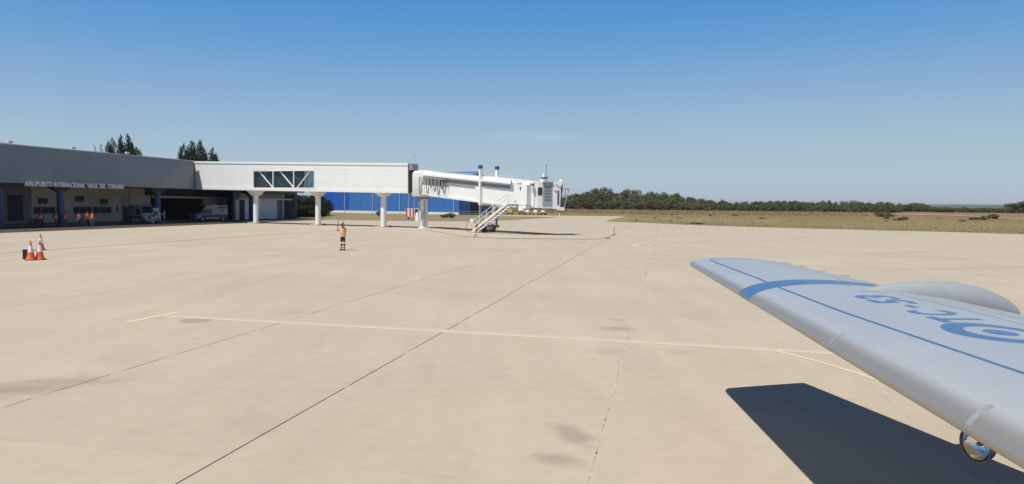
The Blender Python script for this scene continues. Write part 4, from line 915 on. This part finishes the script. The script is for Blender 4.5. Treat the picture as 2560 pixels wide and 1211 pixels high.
cart('white rounded tank on a dark cart, seen under the cab', 1304.5, 537.2, 'tank')
cart('pointed white domed yellow cart directly right of the white tank', 1319, 537.4, 'dome')
cart('wider white domed yellow cart, second from the right', 1339, 537.8, 'dome')
cart('dull grey and brown domed cart, rightmost below the cab', 1358, 538.2, 'old')
for (x, y) in ((1591, 556), (1676, 558.5)):
    P = G(x, y); o = tag(part('edge_light', MB().tube((0, 0, 0), (0, 0, .35), .05, 8).lathe([(.10, .35), (.13, .42), (.06, .52)], 10), 'blackrub', None), 'tiny dark taxiway edge light in the green grass, %s one' % ('left' if x < 1600 else 'right'), 'edge light', 'edge lights'); o.location = (P[0], P[1], .05)
P = G(1399, 539.6); o = tag(part('marker_post', MB().tube((0, 0, 0), (0, 0, .7), .12, 8, .06), 'white', None), 'tiny white marker at the far edge of the taxiway below the cab', 'marker'); o.location = (P[0], P[1], .02)

# ================================================================== VEGETATION
def crown_mesh(name, seed, lobes, nleaf, size, mt, flat=1.):
    rnd = random.Random(seed); v = []; f = []
    tot = sum(l_[3] * l_[3] for l_ in lobes)
    for (cx, cy, cz, r, sz) in lobes:
        for _ in range(int(nleaf * r * r / tot)):
            d = Vector((rnd.gauss(0, 1), rnd.gauss(0, 1), rnd.gauss(0, 1))).normalized()
            rr = r * (rnd.random() ** .33) * rnd.uniform(.86, 1.10)
            p = Vector((cx + d.x * rr, cy + d.y * rr, cz + d.z * rr * sz))
            n_ = (d + Vector((rnd.gauss(0, .7), rnd.gauss(0, .7), rnd.gauss(0, .7)))).normalized(); q = n_.to_track_quat('Z', 'Y').to_matrix()
            s = size * rnd.uniform(.6, 1.4); a = rnd.uniform(0, PI); k = len(v)
            for t in (0, 1, 2, 3):
                an = a + t * PI / 2; v.append(tuple(p + q @ Vector((math.cos(an) * s * (1 if t % 2 else .55), math.sin(an) * s * (1 if t % 2 else .55), 0))))
            f.append((k, k + 1, k + 2, k + 3))
    me = bpy.data.meshes.new(name); me.from_pydata(v, [], f); me.update(); me.materials.append(MT[mt]); return me
def round_lobes(seed, n, w, h, r):
    rnd = random.Random(seed); out = []
    for _ in range(n):
        a = rnd.uniform(0, 2 * PI); rad = w * rnd.random() ** .5; z = h * rnd.uniform(.14, .86) * (1 - .35 * (rad / w) ** 2)
        out.append((math.cos(a) * rad, math.sin(a) * rad, z, r * rnd.uniform(.6, 1.25), rnd.uniform(.6, .85)))
    return out
def trunk_mesh(h, r, seed, spread):
    rnd = random.Random(seed); mb = MB(); mb.tube((0, 0, 0), (.1, 0, h * .55), r, 7, r * .6)
    for _ in range(5):
        a = rnd.uniform(0, 2 * PI); z = h * rnd.uniform(.2, .5); mb.tube((0, 0, z), (math.cos(a) * spread, math.sin(a) * spread, z + h * .3), r * .45, 5, r * .15)
    return mb.mesh('trunk', 'bark')
VAR = []
for i in range(7):  # unit crowns about 1 high and 1.2 wide
    mt = 'leafwood'
    VAR.append((crown_mesh('crown', 100 + i, round_lobes(i, 24, .50, 1., .20), 2600, .036, mt), trunk_mesh(1., .03, i, .3)))
VARY = (crown_mesh('crown', 77, round_lobes(50, 10, .42, 1., .19), 900, .045, 'leafwood2'), trunk_mesh(1., .03, 9, .3))
VARD = [(crown_mesh('crown', 200 + i, round_lobes(60 + i, 16, .46, 1., .21), 2200, .034, 'leafdark'), trunk_mesh(1., .03, i, .3)) for i in range(3)]
def plant(var, loc, w, h, label, cat='tree', group=None, rz=None, name='tree'):
    o = bpy.data.objects.new(name, None); COL.objects.link(o); o.location = loc; o.rotation_euler = (0, 0, random.uniform(0, 6.28) if rz is None else rz); o.scale = (w, w, h)
    o['label'] = label; o['category'] = cat
    if group: o['group'] = group
    link('crown', var[0], o); link('trunk', var[1], o); return o
prof_x = [1395, 1410, 1450, 1500, 1540, 1560, 1600, 1640, 1700, 1722, 1760, 1800, 1850, 1900, 1950, 2000, 2050, 2100, 2140, 2180, 2210, 2240, 2255]
prof_y = [489, 486, 477, 474.5, 472, 474, 481, 480, 485, 489, 500, 503, 508, 504, 502, 506, 505.5, 508, 506, 510, 507.5, 511, 516]
rw = random.Random(3)
LAND = [(1440, 'just right of the boarding bridge cab'), (1480, 'on the rising left flank of the far wood'), (1525, 'left of the highest hump of the far wood'), (1570, 'on the highest hump of the far wood'), (1615, 'right of the highest hump of the far wood'),
        (1665, 'left of the pale crowned dip in the far wood'), (1715, 'where the far wood starts to drop to the right'), (1765, 'at the foot of the right slope of the far wood'), (1815, 'above the left end of the wing tip band of field'), (1870, 'in the lowest stretch of the far treeline'),
        (1925, 'right of the lowest stretch of the far treeline'), (1980, 'in the middle of the low spiky treeline'), (2035, 'right of the middle of the low spiky treeline'), (2090, 'above the aircraft wing in the far treeline'), (2145, 'well left of the distant runway strip'), (2200, 'shortly left of the distant runway strip'), (9999, 'at the left end of the distant runway strip')]
ROWN = ['low front shrub', 'bushy mid height tree', 'dark tall tree behind', 'rearmost skyline tree']
def sect(x, row): return ROWN[row] + ' ' + next(t for l_, t in LAND if x < l_)
cntw = 0
for row, (Y, fr_, dx) in enumerate(((352, .50, 24), (362, .72, 25), (374, .90, 26), (388, 1.1, 20))):
    x = 1398 + row * 6
    while x < 2250:
        yt = np.interp(x, prof_x, prof_y); Yt = Y + rw.uniform(-4, 4)
        zt_ = atd(x, yt, Yt)[2]; base = fz(Yt); hfull = zt_ - base
        h = max(3.6, hfull * fr_ * rw.uniform(.92, 1.12) * (1.22 if x > 1750 else 1.0)); w = h * rw.uniform(1.0, 1.5) if row < 2 else max(4.5, h * rw.uniform(.8, 1.1))
        w = min(max(w, 4.4), 8.5)
        P = atd(x, 500, Yt)
        plant(rw.choice(VAR), (P[0], Yt, base - .1), w, h, sect(x, row), cat='tree' if row else 'shrub', group='far wood, ' + sect(x, row))
        cntw += 1; x += dx * rw.uniform(.75, 1.25)
P = atd(1560, 526, 348); plant(VARY, (P[0], 348, fz(348) - .1), 3.0, 2.9, 'single bright yellow green shrub at the foot of the far wood', 'shrub', name='shrub')
for (x, yt, w, lab) in ((1630, 480, 5.5, 'a'), (1745, 500, 7, 'b')):
    P = atd(x, yt, 380); plant(VARY if lab == 'a' else VAR[2], (P[0], 380, 1.3), w, P[2] - 1.3, 'paler %s tree %s' % (('yellowish', 'breaking the skyline of the far wood right of its highest hump') if lab == 'a' else ('spreading green', 'where the far wood drops to a low treeline')))
# scattered trees and shrubs near the far runway
for i in range(46):
    x = 2215 + i * 8.2 + rw.uniform(-5, 5); Yt = rw.uniform(405, 440); yt = np.interp(x, [2200, 2240, 2280, 2300, 2330, 2400, 2500, 2535, 2548, 2600], [510, 512, 510, 509, 517, 519, 520, 518, 507, 505]) + rw.uniform(-1, 2)
    P = atd(x, yt, Yt); h = max(2.4, (P[2] - fz(Yt)) * 1.2)
    lab = 'low olive bush beyond the far runway strip under the distant blue ridge' if x < 2530 else 'taller dark tree at the right edge beyond the far runway strip'
    sg_ = next(t for l_, t in ((2262, 'behind the left end'), (2310, 'behind the left third'), (2365, 'left of the middle'), (2420, 'at the middle'), (2475, 'right of the middle'), (2535, 'behind the right third'), (9999, 'at the right edge of view')) if x < l_)
    lab = ('low olive bush' if x < 2530 else 'taller dark tree') + ' beyond the far runway strip, ' + sg_
    plant(VARY if i % 6 == 2 else rw.choice(VAR), (P[0], Yt, fz(Yt) - .1), h * rw.uniform(1.6, 2.2), h, lab if i % 6 != 2 else 'yellowish low bush beyond the far runway strip, ' + sg_, 'bush', 'bushes beyond the far runway: ' + ('yellow ' if i % 6 == 2 else '') + sg_, name='bush')
for (x, y, w, h, lab) in ((2205, 534, 6.5, 2.4, 'big round dark bush at the left end of the distant runway strip'), (2250, 538, 3.0, .9, 'small dark bush directly below the left end of the distant runway strip'), (2216, 549, 1.6, 1.0, 'lone small round bush in the dry field below the big dark bush'), (2262, 550, 2.0, 1.0, 'lone small bush in the dry field, right of the other lone one'),
                        (2437, 543, 3.0, 1.2, 'dark low bush before the distant runway strip, left of three'), (2458, 543.5, 3.2, 1.6, 'dark low bush before the distant runway strip, middle of three'), (2483, 545, 3.0, 2.0, 'dark low bush before the distant runway strip, right of three'),
                        (1740, 561, 3.0, .35, 'low dark weed patch at the apron edge of the dry field')):
    d = ray(x, y); Yb = G(x, y)[1]
    for _ in range(12): Yb = G(x, y, fz(Yb))[1]
    P = G(x, y, fz(Yb)); plant(rw.choice(VAR), (P[0], P[1], fz(P[1])), w, h, lab, 'bush', name='bush')
for k in range(13):
    x = rw.uniform(1420, 2540); y = rw.uniform(531, 548) if x < 2200 else rw.uniform(538, 556); Yb = G(x, y)[1]
    for _ in range(12): Yb = G(x, y, fz(Yb))[1]
    if Yb > 345 or (x < 1600 and y > 538): continue
    P = G(x, y, fz(Yb)); hh = rw.uniform(.35, .75)
    plant(VARY if k % 2 else rw.choice(VAR), (P[0], P[1], fz(P[1]) - .05), hh * rw.uniform(2.2, 4), hh, ('yellowish' if k % 2 else 'dull dark') + ' low weed clump scattered in the dry field', 'weed', 'weed clumps in the dry field, ' + ('yellowish' if k % 2 else 'dark'), name='weed_clump')
# thicket between the terminal and the hangar
for i, (x, yt, Y, w) in enumerate([(716, 486, 168, 5), (728, 480, 174, 6), (742, 479, 165, 6), (755, 477, 178, 6), (768, 478, 166, 6.5), (780, 480, 172, 6), (790, 478, 180, 6), (800, 486, 176, 5), (722, 505, 160, 5), (740, 508, 158, 5), (760, 505, 158, 5.5), (776, 508, 160, 5), (788, 515, 163, 4.5), (706, 490, 176, 5), (812, 505, 184, 4.5), (748, 486, 186, 7), (774, 484, 188, 7)]):
    P = atd(x, yt, Y); plant(VARD[i % 3], (P[0], Y, 0), w, max(3, P[2]), 'dark dense evergreen tree %s in the gap between terminal and hangar' % ('nearest the terminal end' if x < 735 else 'nearest the blue hangar' if x > 785 else 'standing mid gap') , 'tree', 'dark trees between terminal and hangar, %d' % (0 if x < 735 else 2 if x > 785 else 1))
for i in range(8):
    P = atd(704 + i * 14, 548, 163 - i * 0.2); plant(VARD[i % 3], (P[0], P[1], 0), 3.2, 2.6, 'low dark undergrowth bush at the foot of the trees beside the terminal end', 'bush', 'undergrowth between terminal and hangar', name='bush')
# poplars behind the terminal
def pop_lobes(seed, n, w, h):
    rnd = random.Random(seed); out = []
    for k in range(n):
        t = (k + .5) / n; ww = w * (1 - t) ** .6 * min(1, .5 + t * 2) * rnd.uniform(.75, 1.2); a = rnd.uniform(0, 6.28)
        out.append((math.cos(a) * ww * .55, math.sin(a) * ww * .55, h * (.12 + .86 * t), max(.055, ww * .62), .6))
    return out
POP = [(crown_mesh('crown', 300 + i, pop_lobes(i, 34, .56, 1.), 10000, .018, 'leafpoplar'), trunk_mesh(1., .018, i, .08)) for i in range(4)]
POPP = [(crown_mesh('crown', 320 + i, pop_lobes(9 + i, 24, .46, 1.), 3200, .017, 'leafpale'), trunk_mesh(1., .014, i, .08)) for i in range(2)]
for i, (x, yt, wpx, v, lab) in enumerate([(238, 363, 14, 'p', 'thin pale poplar top above the terminal roof, left of the pale pair'), (254, 359, 15, 'p', 'thin pale poplar top above the terminal roof, right of the pale pair'),
        (271, 353, 14, 'd', 'dark poplar, leftmost spire of the bigger group over the terminal roof'), (281, 346, 18, 'd', 'dark poplar, second spire from the left in the bigger group over the roof'),
        (301, 339, 22, 'd', 'dark twin topped poplar left of the tallest spire over the roof'), (317, 336, 28, 'd', 'tallest darkest poplar spire over the terminal roof'), (331, 360, 16, 'd', 'dark short poplar just right of the tallest spire'),
        (342, 370, 22, 'd', 'rounded dark poplar low at the right end of the bigger group'), (355, 389, 14, 'p', 'tiny pale tree tip peeking over the roof right of the bigger group'),
        (452, 368, 16, 'd', 'short dark poplar at the left of the group above the walkway junction'), (461, 360, 20, 'd', 'dark poplar second from left in the group above the walkway junction'),
        (480, 354, 30, 'd', 'broad dark poplar in the middle of the group above the walkway junction'), (498, 352, 30, 'd', 'tallest dark poplar of the group above the walkway junction'), (510, 371, 18, 'd', 'dark poplar low on the right flank of the group above the walkway'),
        (531, 370, 20, 'y', 'lighter green poplar standing apart above the white walkway'), (541, 386, 14, 'y', 'small green tree tip at the far right above the white walkway'), (533, 392, 26, 'y', 'low green bushy top above the white walkway roof')]):
    Y = 190 + (i % 4) * 5; P = atd(x, yt, Y); h = P[2] + .4
    v_ = POP[i % 4] if v == 'd' else POPP[i % 2]
    if v == 'y': v_ = (bpy.data.meshes['crown'] if False else POP[(i + 1) % 4][0], POP[0][1])
    plant(v_, (P[0], Y, 0), wpx / 1920 * Y / .36, h, lab, 'tree', 'poplars behind the terminal', name='poplar_tree')
# small bushes on the hangar verge
for (x, y, w, h, lab) in ((1110, 545, 1.9, .9, 'left of two small grey green bushes on the verge before the hangar'), (1126, 546, 2.2, 1.3, 'right of two small grey green bushes on the verge before the hangar'), (947, 540.5, 1.6, 1.4, 'small bush on the verge just left of the rightmost walkway column')):
    P = G(x, y); plant(VAR[1], (P[0], P[1], .03), w, h, lab, 'bush', name='bush')
# grass blades
def tufts(name, region, n, hmin, hmax, mt, seed, zfun):
    rnd = random.Random(seed); v = []; f = []
    for _ in range(n):
        x, y = region(rnd); z = zfun(y); h = rnd.uniform(hmin, hmax)
        for b in range(2):
            a = rnd.uniform(0, PI); dx, dy = math.cos(a) * h * .35, math.sin(a) * h * .35; lx, ly = rnd.gauss(0, .2) * h, rnd.gauss(0, .2) * h; k = len(v)
            v += [(x - dx, y - dy, z), (x + dx, y + dy, z), (x + dx * .7 + lx, y + dy * .7 + ly, z + h), (x - dx * .7 + lx, y - dy * .7 + ly, z + h * .85)]; f.append((k, k + 1, k + 2, k + 3))
    me = bpy.data.meshes.new(name); me.from_pydata(v, [], f); me.materials.append(MT[mt]); o = link(name, me); o['kind'] = 'stuff'; return o
ex = [1565, 1700, 1850, 2000, 2200, 2400, 2560, 2900]; ey = [554.6, 561.6, 566.5, 571, 576, 581, 586, 600]
edgeY = [(x_, G(x_, y_)[1]) for x_, y_ in zip(ex, ey)]
def reg_field(r):
    px_ = r.uniform(1568, 2700); Y0 = np.interp(px_, [e[0] for e in edgeY], [e[1] for e in edgeY]); Y = Y0 + 1.0 + (r.random() ** 1.5) * 170; d = ray(px_, 540); return d[0] / d[1] * Y, Y
def reg_far(r):
    px_ = r.uniform(1200, 2170); Y = r.uniform(262, 345) ; d = ray(px_, 540); return d[0] / d[1] * Y, Y
for o in (tufts('dry_grass', reg_field, 16000, .05, .16, 'tuft', 1, lambda Y: .04 + fz(Y)), tufts('tall_dry_grass', reg_far, 12000, .15, .40, 'tuft', 2, lambda Y: .04 + fz(Y))):
    pass
o = bpy.data.objects['dry_grass']; o['label'] = 'short dry brown and green grass covering the field beside the apron'; o['category'] = 'grass'
o = bpy.data.objects['tall_dry_grass']; o['label'] = 'taller rusty brown grass in front of the far wood'; o['category'] = 'grass'

# ================================================================== AIRCRAFT WING
TW = Vector((2.8675, 12.5641, 2.275)); th_ = -.3141
OUT = Vector((math.sin(th_), math.cos(th_), 0)); AFT = Vector((math.cos(th_), -math.sin(th_), 0))
SWT = .356; LEd = -OUT - AFT * SWT; DIH = .0437; TCK = .107; CMB = .0108
def chord(s): return 1.7235 + .2535 * s
def WS(s, c, up=1, off=0.):
    R_ = .30; e = 0; tk = 1
    if s < R_:
        q = math.sqrt(max(0, 1 - (1 - s / R_) ** 2)); e = .16 * (1 - q); tk = max(q, .02) ** .6
    ch = chord(s); x = c * ch
    if e: x = e + (ch - e * 1.2) * c
    c_ = min(max(c, 0), 1)
    yt = 5 * TCK * (.2969 * math.sqrt(c_) - .126 * c_ - .3516 * c_ ** 2 + .2843 * c_ ** 3 - .1015 * c_ ** 4) ; cm = CMB * 4 * c_ * (1 - c_)
    P_ = TW + LEd * s + AFT * x + Vector((0, 0, -DIH * s + (cm + up * yt * tk) * ch))
    if off:   # lift along the true surface normal
        def q_(s2, c2): return WS(s2, c2, up, 0)
        if c_ < .003 and c_ >= 0: nrm_ = -AFT.copy() if c_ == 0 else None
        else: nrm_ = None
        if nrm_ is None:
            a1 = q_(s, c_ + .0005) - q_(s, max(c_ - .0005, 0)); a2 = q_(s + .01, c_) - q_(s, c_); nrm_ = a1.cross(a2).normalized()
            if nrm_.z * up < 0: nrm_ = -nrm_
        P_ = P_ + nrm_ * abs(off)
    return P_
A_ = thing('aircraft_wing', 'pale grey low aircraft wing with blue stripes, letters and roundel at lower right', 'aircraft wing', tuple(TW + LEd * 6 + AFT * 1.5 + Vector((0, 0, -2.0))), 0)
ORG = Vector(A_.location)
ss = [0.004, .02, .05, .1, .17, .26, .36, .45] + [.45 + (11.6 - .45) * i / 44 for i in range(1, 45)]
cc = [0] + [.5 * (1 - math.cos(PI * i / 64)) for i in range(1, 64)] + [1]
CLE = .075
cc = sorted(set([round(c, 6) for c in cc if abs(c - CLE) > .006] + [CLE - .004, CLE, CLE + .004]))
def surf(name, mt, cs_up, cs_lo, s_list, off=0.):
    mb = MB(); ring_ = [(c, 1) for c in reversed(cs_up)] + [(c, -1) for c in cs_lo if c > 0]
    n_ = len(ring_)
    for s in s_list: mb.v += [tuple(WS(s, c, u, off * u) - ORG) for c, u in ring_]
    for i in range(len(s_list) - 1):
        for j in range(n_ - 1): mb.f.append((i * n_ + j, i * n_ + j + 1, (i + 1) * n_ + j + 1, (i + 1) * n_ + j))
    mb.f.append(tuple(range(n_)))
    o = part(name, mb, mt, A_, smooth=True); return o
leo = surf('leading_edge', 'nose', [c for c in cc if c <= CLE], [c for c in cc if c <= CLE], ss)
_cu = [c for c in cc if c <= CLE]; _rg = [(c, 1) for c in reversed(_cu)] + [(c, -1) for c in _cu if c > 0]
_at = leo.data.attributes.new('nose_shade', 'FLOAT', 'POINT')
def _sm(t): t = max(0, min(1, t)); return t * t * (3 - 2 * t)
for i_, s_ in enumerate(ss):
    for j_, (c_, u_) in enumerate(_rg):
        _at.data[i_ * len(_rg) + j_].value = _sm((.050 - c_) / .042) if u_ > 0 else 1.
mb = MB(); ring_ = [(c, 1) for c in cc if c >= CLE]; rl = [(c, -1) for c in reversed(cc) if CLE <= c < 1]; RG = ring_ + rl; n_ = len(RG)
for s in ss: mb.v += [tuple(WS(s, c, u) - ORG) for c, u in RG]
for i in range(len(ss) - 1):
    for j in range(n_ - 1): mb.f.append((i * n_ + j, i * n_ + j + 1, (i + 1) * n_ + j + 1, (i + 1) * n_ + j))
mb.f.append(tuple(range(n_)))
part('wing_skin', mb, 'wing', A_, smooth=True)
def decal(name, mt, quads, off=.0010):
    """quads: list of (s0,c0f,c1f) strips on the upper skin; functions of s"""
    mb = MB(); 
    for (slist, f0, f1, nc) in quads:
        k = len(mb.v)
        for s in slist:
            for j in range(nc + 1):
                c = f0(s) + (f1(s) - f0(s)) * j / nc; mb.v.append(tuple(WS(s, c, 1, off) - ORG))
        for i in range(len(slist) - 1):
            for j in range(nc): mb.f.append((k + i * (nc + 1) + j, k + i * (nc + 1) + j + 1, k + (i + 1) * (nc + 1) + j + 1, k + (i + 1) * (nc + 1) + j))
    return part(name, mb, mt, A_, smooth=True)
def lin(a, b, n): return [a + (b - a) * i / n for i in range(n + 1)]
cl_ = lambda s: float(np.interp(s, [0, 1.04, 2.75, 3.67, 5.09, 6.34, 7.44, 11.6], [.165, .157, .160, .150, .152, .171, .187, .235]))
decal('walkway_line', 'wingblue', [(lin(.50, 11.5, 60), lambda s: cl_(s) - .019 / chord(s), lambda s: cl_(s) + .019 / chord(s), 1)])
decal('tip_line', 'wingblue', [(lin(.50, .525, 1), lambda s: cl_(s), lambda s: .63, 14)], .0012)
# wide chordwise band, wrapped down over the leading edge
mb = MB(); bs = lin(3.06, 3.48, 4); bc_ = [0.0] + [.5 * (1 - math.cos(PI * i / 60)) for i in range(1, 46)]
bc_ = [c for c in bc_ if c < .80]
RB = [(c, 1) for c in reversed(bc_)] + [(c, -1) for c in (.003, .008, .015, .03)]
for s in bs:
    for c, u in RB: mb.v.append(tuple(WS(s, c, u, .0011) - ORG))
for i in range(4):
    for j in range(len(RB) - 1): mb.f.append((i * len(RB) + j, i * len(RB) + j + 1, (i + 1) * len(RB) + j + 1, (i + 1) * len(RB) + j))
part('wing_band', mb, 'wingblue', A_, smooth=True)
# panel seams: aileron hinge, flap cove, joints
hz = lambda s: float(np.interp(s, [.5, 1.08, 2.75, 3.2], [.63, .63, .68, .80]))
decal('aileron_hinge_line', 'seam', [(lin(.50, 3.3, 20), lambda s: .66 - .003, lambda s: .66 + .003, 1), (lin(3.28, 3.292, 1), lambda s: .66, lambda s: .99, 12)], .0008)
fz_ = lambda s: float(np.interp(s, [4.0, 4.14, 5.09, 5.99, 11.6], [.615, .618, .641, .615, .60]))
decal('flap_cove_line', 'seam', [(lin(4.14, 11.5, 40), lambda s: fz_(s) - .0035, lambda s: fz_(s) + .0035, 1), (lin(4.03, 4.055, 1), lambda s: .45, lambda s: fz_(s), 8)], .0008)
for s0 in (1.9, 3.9, 5.75, 7.72, 9.9):   # riveted straps over the leading edge
    w_ = .018 if s0 < 6 else .026
    mb = MB(); RB2 = [(c, 1) for c in (.05, .035, .022, .012, .006, .002)] + [(0, 1)] + [(c, -1) for c in (.002, .006, .015, .03)]
    for s in (s0 - w_, s0, s0 + w_):
        for c, u in RB2: mb.v.append(tuple(WS(s, c, u, .0008) - ORG))
    for i in range(2):
        for j in range(len(RB2) - 1): mb.f.append((i * len(RB2) + j, i * len(RB2) + j + 1, (i + 1) * len(RB2) + j + 1, (i + 1) * len(RB2) + j))
    st_o = part('leading_edge_strap', mb, 'strap', A_, smooth=True)
    rv = MB()
    for s in (s0 - w_ * .6, s0 + w_ * .6):
        for c in (.045, .033, .02, .008): q = WS(s, c, 1, .0012) - ORG; rv.box(tuple(q), (.005, .005, .002))
    part('rivets', rv, 'seam', st_o)
for (s, c) in ((3.62, .50), (7.4, .33)): q = WS(s, c, 1, .001) - ORG; part('access_cap', MB().lathe([(.018, 0), (.018, .001)], 12, tuple(q)), 'seam', A_)
# letters and roundel, mapped on to the curved skin
def onwing(q, p, off=.0013):
    return WS(q, (p + SWT * q) / chord(q), 1, off) - ORG
glyphs = [('T', 5.79, .27, 0), ('C', 5.46, .27, 0), ('-', 5.11, .17, 0), ('5', 4.79, .25, 0), ('3', 4.49, .25, 0)]
for ch, qc, gw, _ in glyphs:
    me = text_mesh(ch, 0., .03)
    bm = bmesh.new(); bm.from_mesh(me)
    bmesh.ops.triangulate(bm, faces=bm.faces)
    xs_ = [v.co.x for v in bm.verts]; ys_ = [v.co.y for v in bm.verts]
    x0, x1, y0, y1 = min(xs_), max(xs_), min(ys_), max(ys_)
    bmesh.ops.subdivide_edges(bm, edges=bm.edges, cuts=4, use_grid_fill=True)
    for v in bm.verts:
        gx = (v.co.x - x0) / (x1 - x0); gy = (v.co.y - y0) / (y1 - y0)
        if ch == '-': gy = .42 + gy * .16
        q = qc + gw / 2 - gx * gw; p = -.935 - .24 * (q - 5.7) + (1 - gy) * .55
        v.co = onwing(q, p)
    me2 = bpy.data.meshes.new('letter'); bm.to_mesh(me2); bm.free(); me2.materials.append(MT['wingblue'])
    link('registration_letter', me2, A_)
def ringd(name, q0, p0, r0, r1):
    mb = MB(); n1 = 64; nr = 4
    for j in range(nr + 1):
        r = r0 + (r1 - r0) * j / nr
        for i in range(n1): t = 2 * PI * i / n1; mb.v.append(tuple(onwing(q0 + math.cos(t) * r, p0 + math.sin(t) * r)))
    for j in range(nr):
        for i in range(n1): mb.f.append((j * n1 + i, j * n1 + (i + 1) % n1, (j + 1) * n1 + (i + 1) % n1, (j + 1) * n1 + i))
    part(name, mb, 'wingblue', A_, smooth=True)
ringd('roundel_ring', 6.41, -.885, .29, .455); ringd('roundel_disc', 6.39, -.90, .004, .13)
# static wicks on the trailing edge
for s in (.22, .70, 1.22, 1.78):
    q = WS(s, 1) - ORG; part('static_wick', MB().tube(tuple(q), tuple(q + AFT * .16 - Vector((0, 0, .0))), .0032, 5), 'brownsteel', A_)
# flap track fairing
def fr_pt(x): # axis height relative to chord plane
    return float(np.interp(x, [1.15, 1.7, 2.3, 2.9, 3.4, 3.8, 4.05], [.085, .07, .035, -.03, -.115, -.21, -.27]))
def fr_r(x): return float(np.interp(x, [1.15, 1.35, 1.7, 2.1, 2.5, 2.9, 3.3, 3.65, 3.85, 3.98, 4.05], [.003, .045, .11, .17, .21, .23, .23, .20, .155, .09, .01]))
mb = MB(); N = 28; FX = [1.15, 1.2, 1.28, 1.4, 1.55, 1.7, 1.9, 2.1, 2.3, 2.5, 2.7, 2.9, 3.1, 3.3, 3.5, 3.65, 3.77, 3.87, 3.94, 4.0, 4.04, 4.05]; q0 = 3.80
for x in FX:
    c_ = TW + LEd * q0 + AFT * (1.15 + (x - 1.15) * .955) + Vector((0, 0, -DIH * q0 + fr_pt(x))) - ORG
    for i in range(N): t = 2 * PI * i / N; r = fr_r(x); mb.v.append(tuple(c_ + (-OUT) * math.cos(t) * r * .92 + Vector((0, 0, 1)) * math.sin(t) * r))
for j in range(len(FX) - 1):
    for i in range(N): mb.f.append((j * N + i, j * N + (i + 1) % N, (j + 1) * N + (i + 1) % N, (j + 1) * N + i))
mb.f += [tuple(range(N))[::-1], tuple(range((len(FX) - 1) * N, len(FX) * N))]
part('flap_track_fairing', mb, 'fairing', A_, smooth=True)
# landing light under the leading edge
LQ = Vector(tuple(atd(2441, 1112, 4.72))); FW = (-AFT + Vector((0, 0, -.10)) + -OUT * .02).normalized()
Rm = FW.to_track_quat('Z', 'Y').to_matrix().to_4x4(); M_ = Matrix.Translation(LQ - ORG) @ Rm
ll = part('landing_light', MB().lathe([(.03, -.105), (.075, -.085), (.103, -.045), (.108, 0), (.112, .012), (.104, .014), (.099, .002), (.097, -.003)], 40, M=M_, caps=False), 'darkmetal', A_, smooth=True)
# concave mirror: open bowl
mb = MB(); vs = []; pr_ = [(.002, -.072), (.03, -.068), (.055, -.056), (.075, -.038), (.088, -.018), (.096, .0)]
for r, z in pr_:
    for i in range(40): t = 2 * PI * i / 40; vs.append((math.cos(t) * r, math.sin(t) * r, z + .006))
mb.add(vs, [(k * 40 + i, k * 40 + (i + 1) % 40, (k + 1) * 40 + (i + 1) % 40, (k + 1) * 40 + i) for k in range(5) for i in range(40)], M_)
part('light_reflector', mb, 'chrome', ll, smooth=True)
mb = MB().lathe([(.012, -.06), (.016, -.035), (.014, -.015), (.004, -.006)], 12, M=M_); part('light_bulb', mb, 'brownsteel', ll, smooth=True)
part('light_arm', MB().tube(tuple(LQ - ORG - FW * .06), tuple(LQ - ORG - FW * .22 + Vector((0, 0, .11))), .03, 10), 'darkmetal', ll)

# ================================================================== HAZE
hz_ = MB().bx(-5050, 6050, -700, 7600, -1.3, 45)
HM = bpy.data.materials.new('thin air haze'); HM.use_nodes = True; hn = HM.node_tree.nodes; hn.remove(hn['Principled BSDF'])
pvn = hn.new('ShaderNodeVolumePrincipled'); pvn.inputs['Color'].default_value = (.86, .93, 1, 1); pvn.inputs['Density'].default_value = .00009; pvn.inputs['Anisotropy'].default_value = .3
HM.node_tree.links.new(pvn.outputs[0], hn['Material Output'].inputs['Volume'])
MT['haze'] = HM
hzo = part('haze', hz_, 'haze', None); hzo['kind'] = 'stuff'; hzo['label'] = 'thin pale blue air haze over the airfield'; hzo['category'] = 'haze'
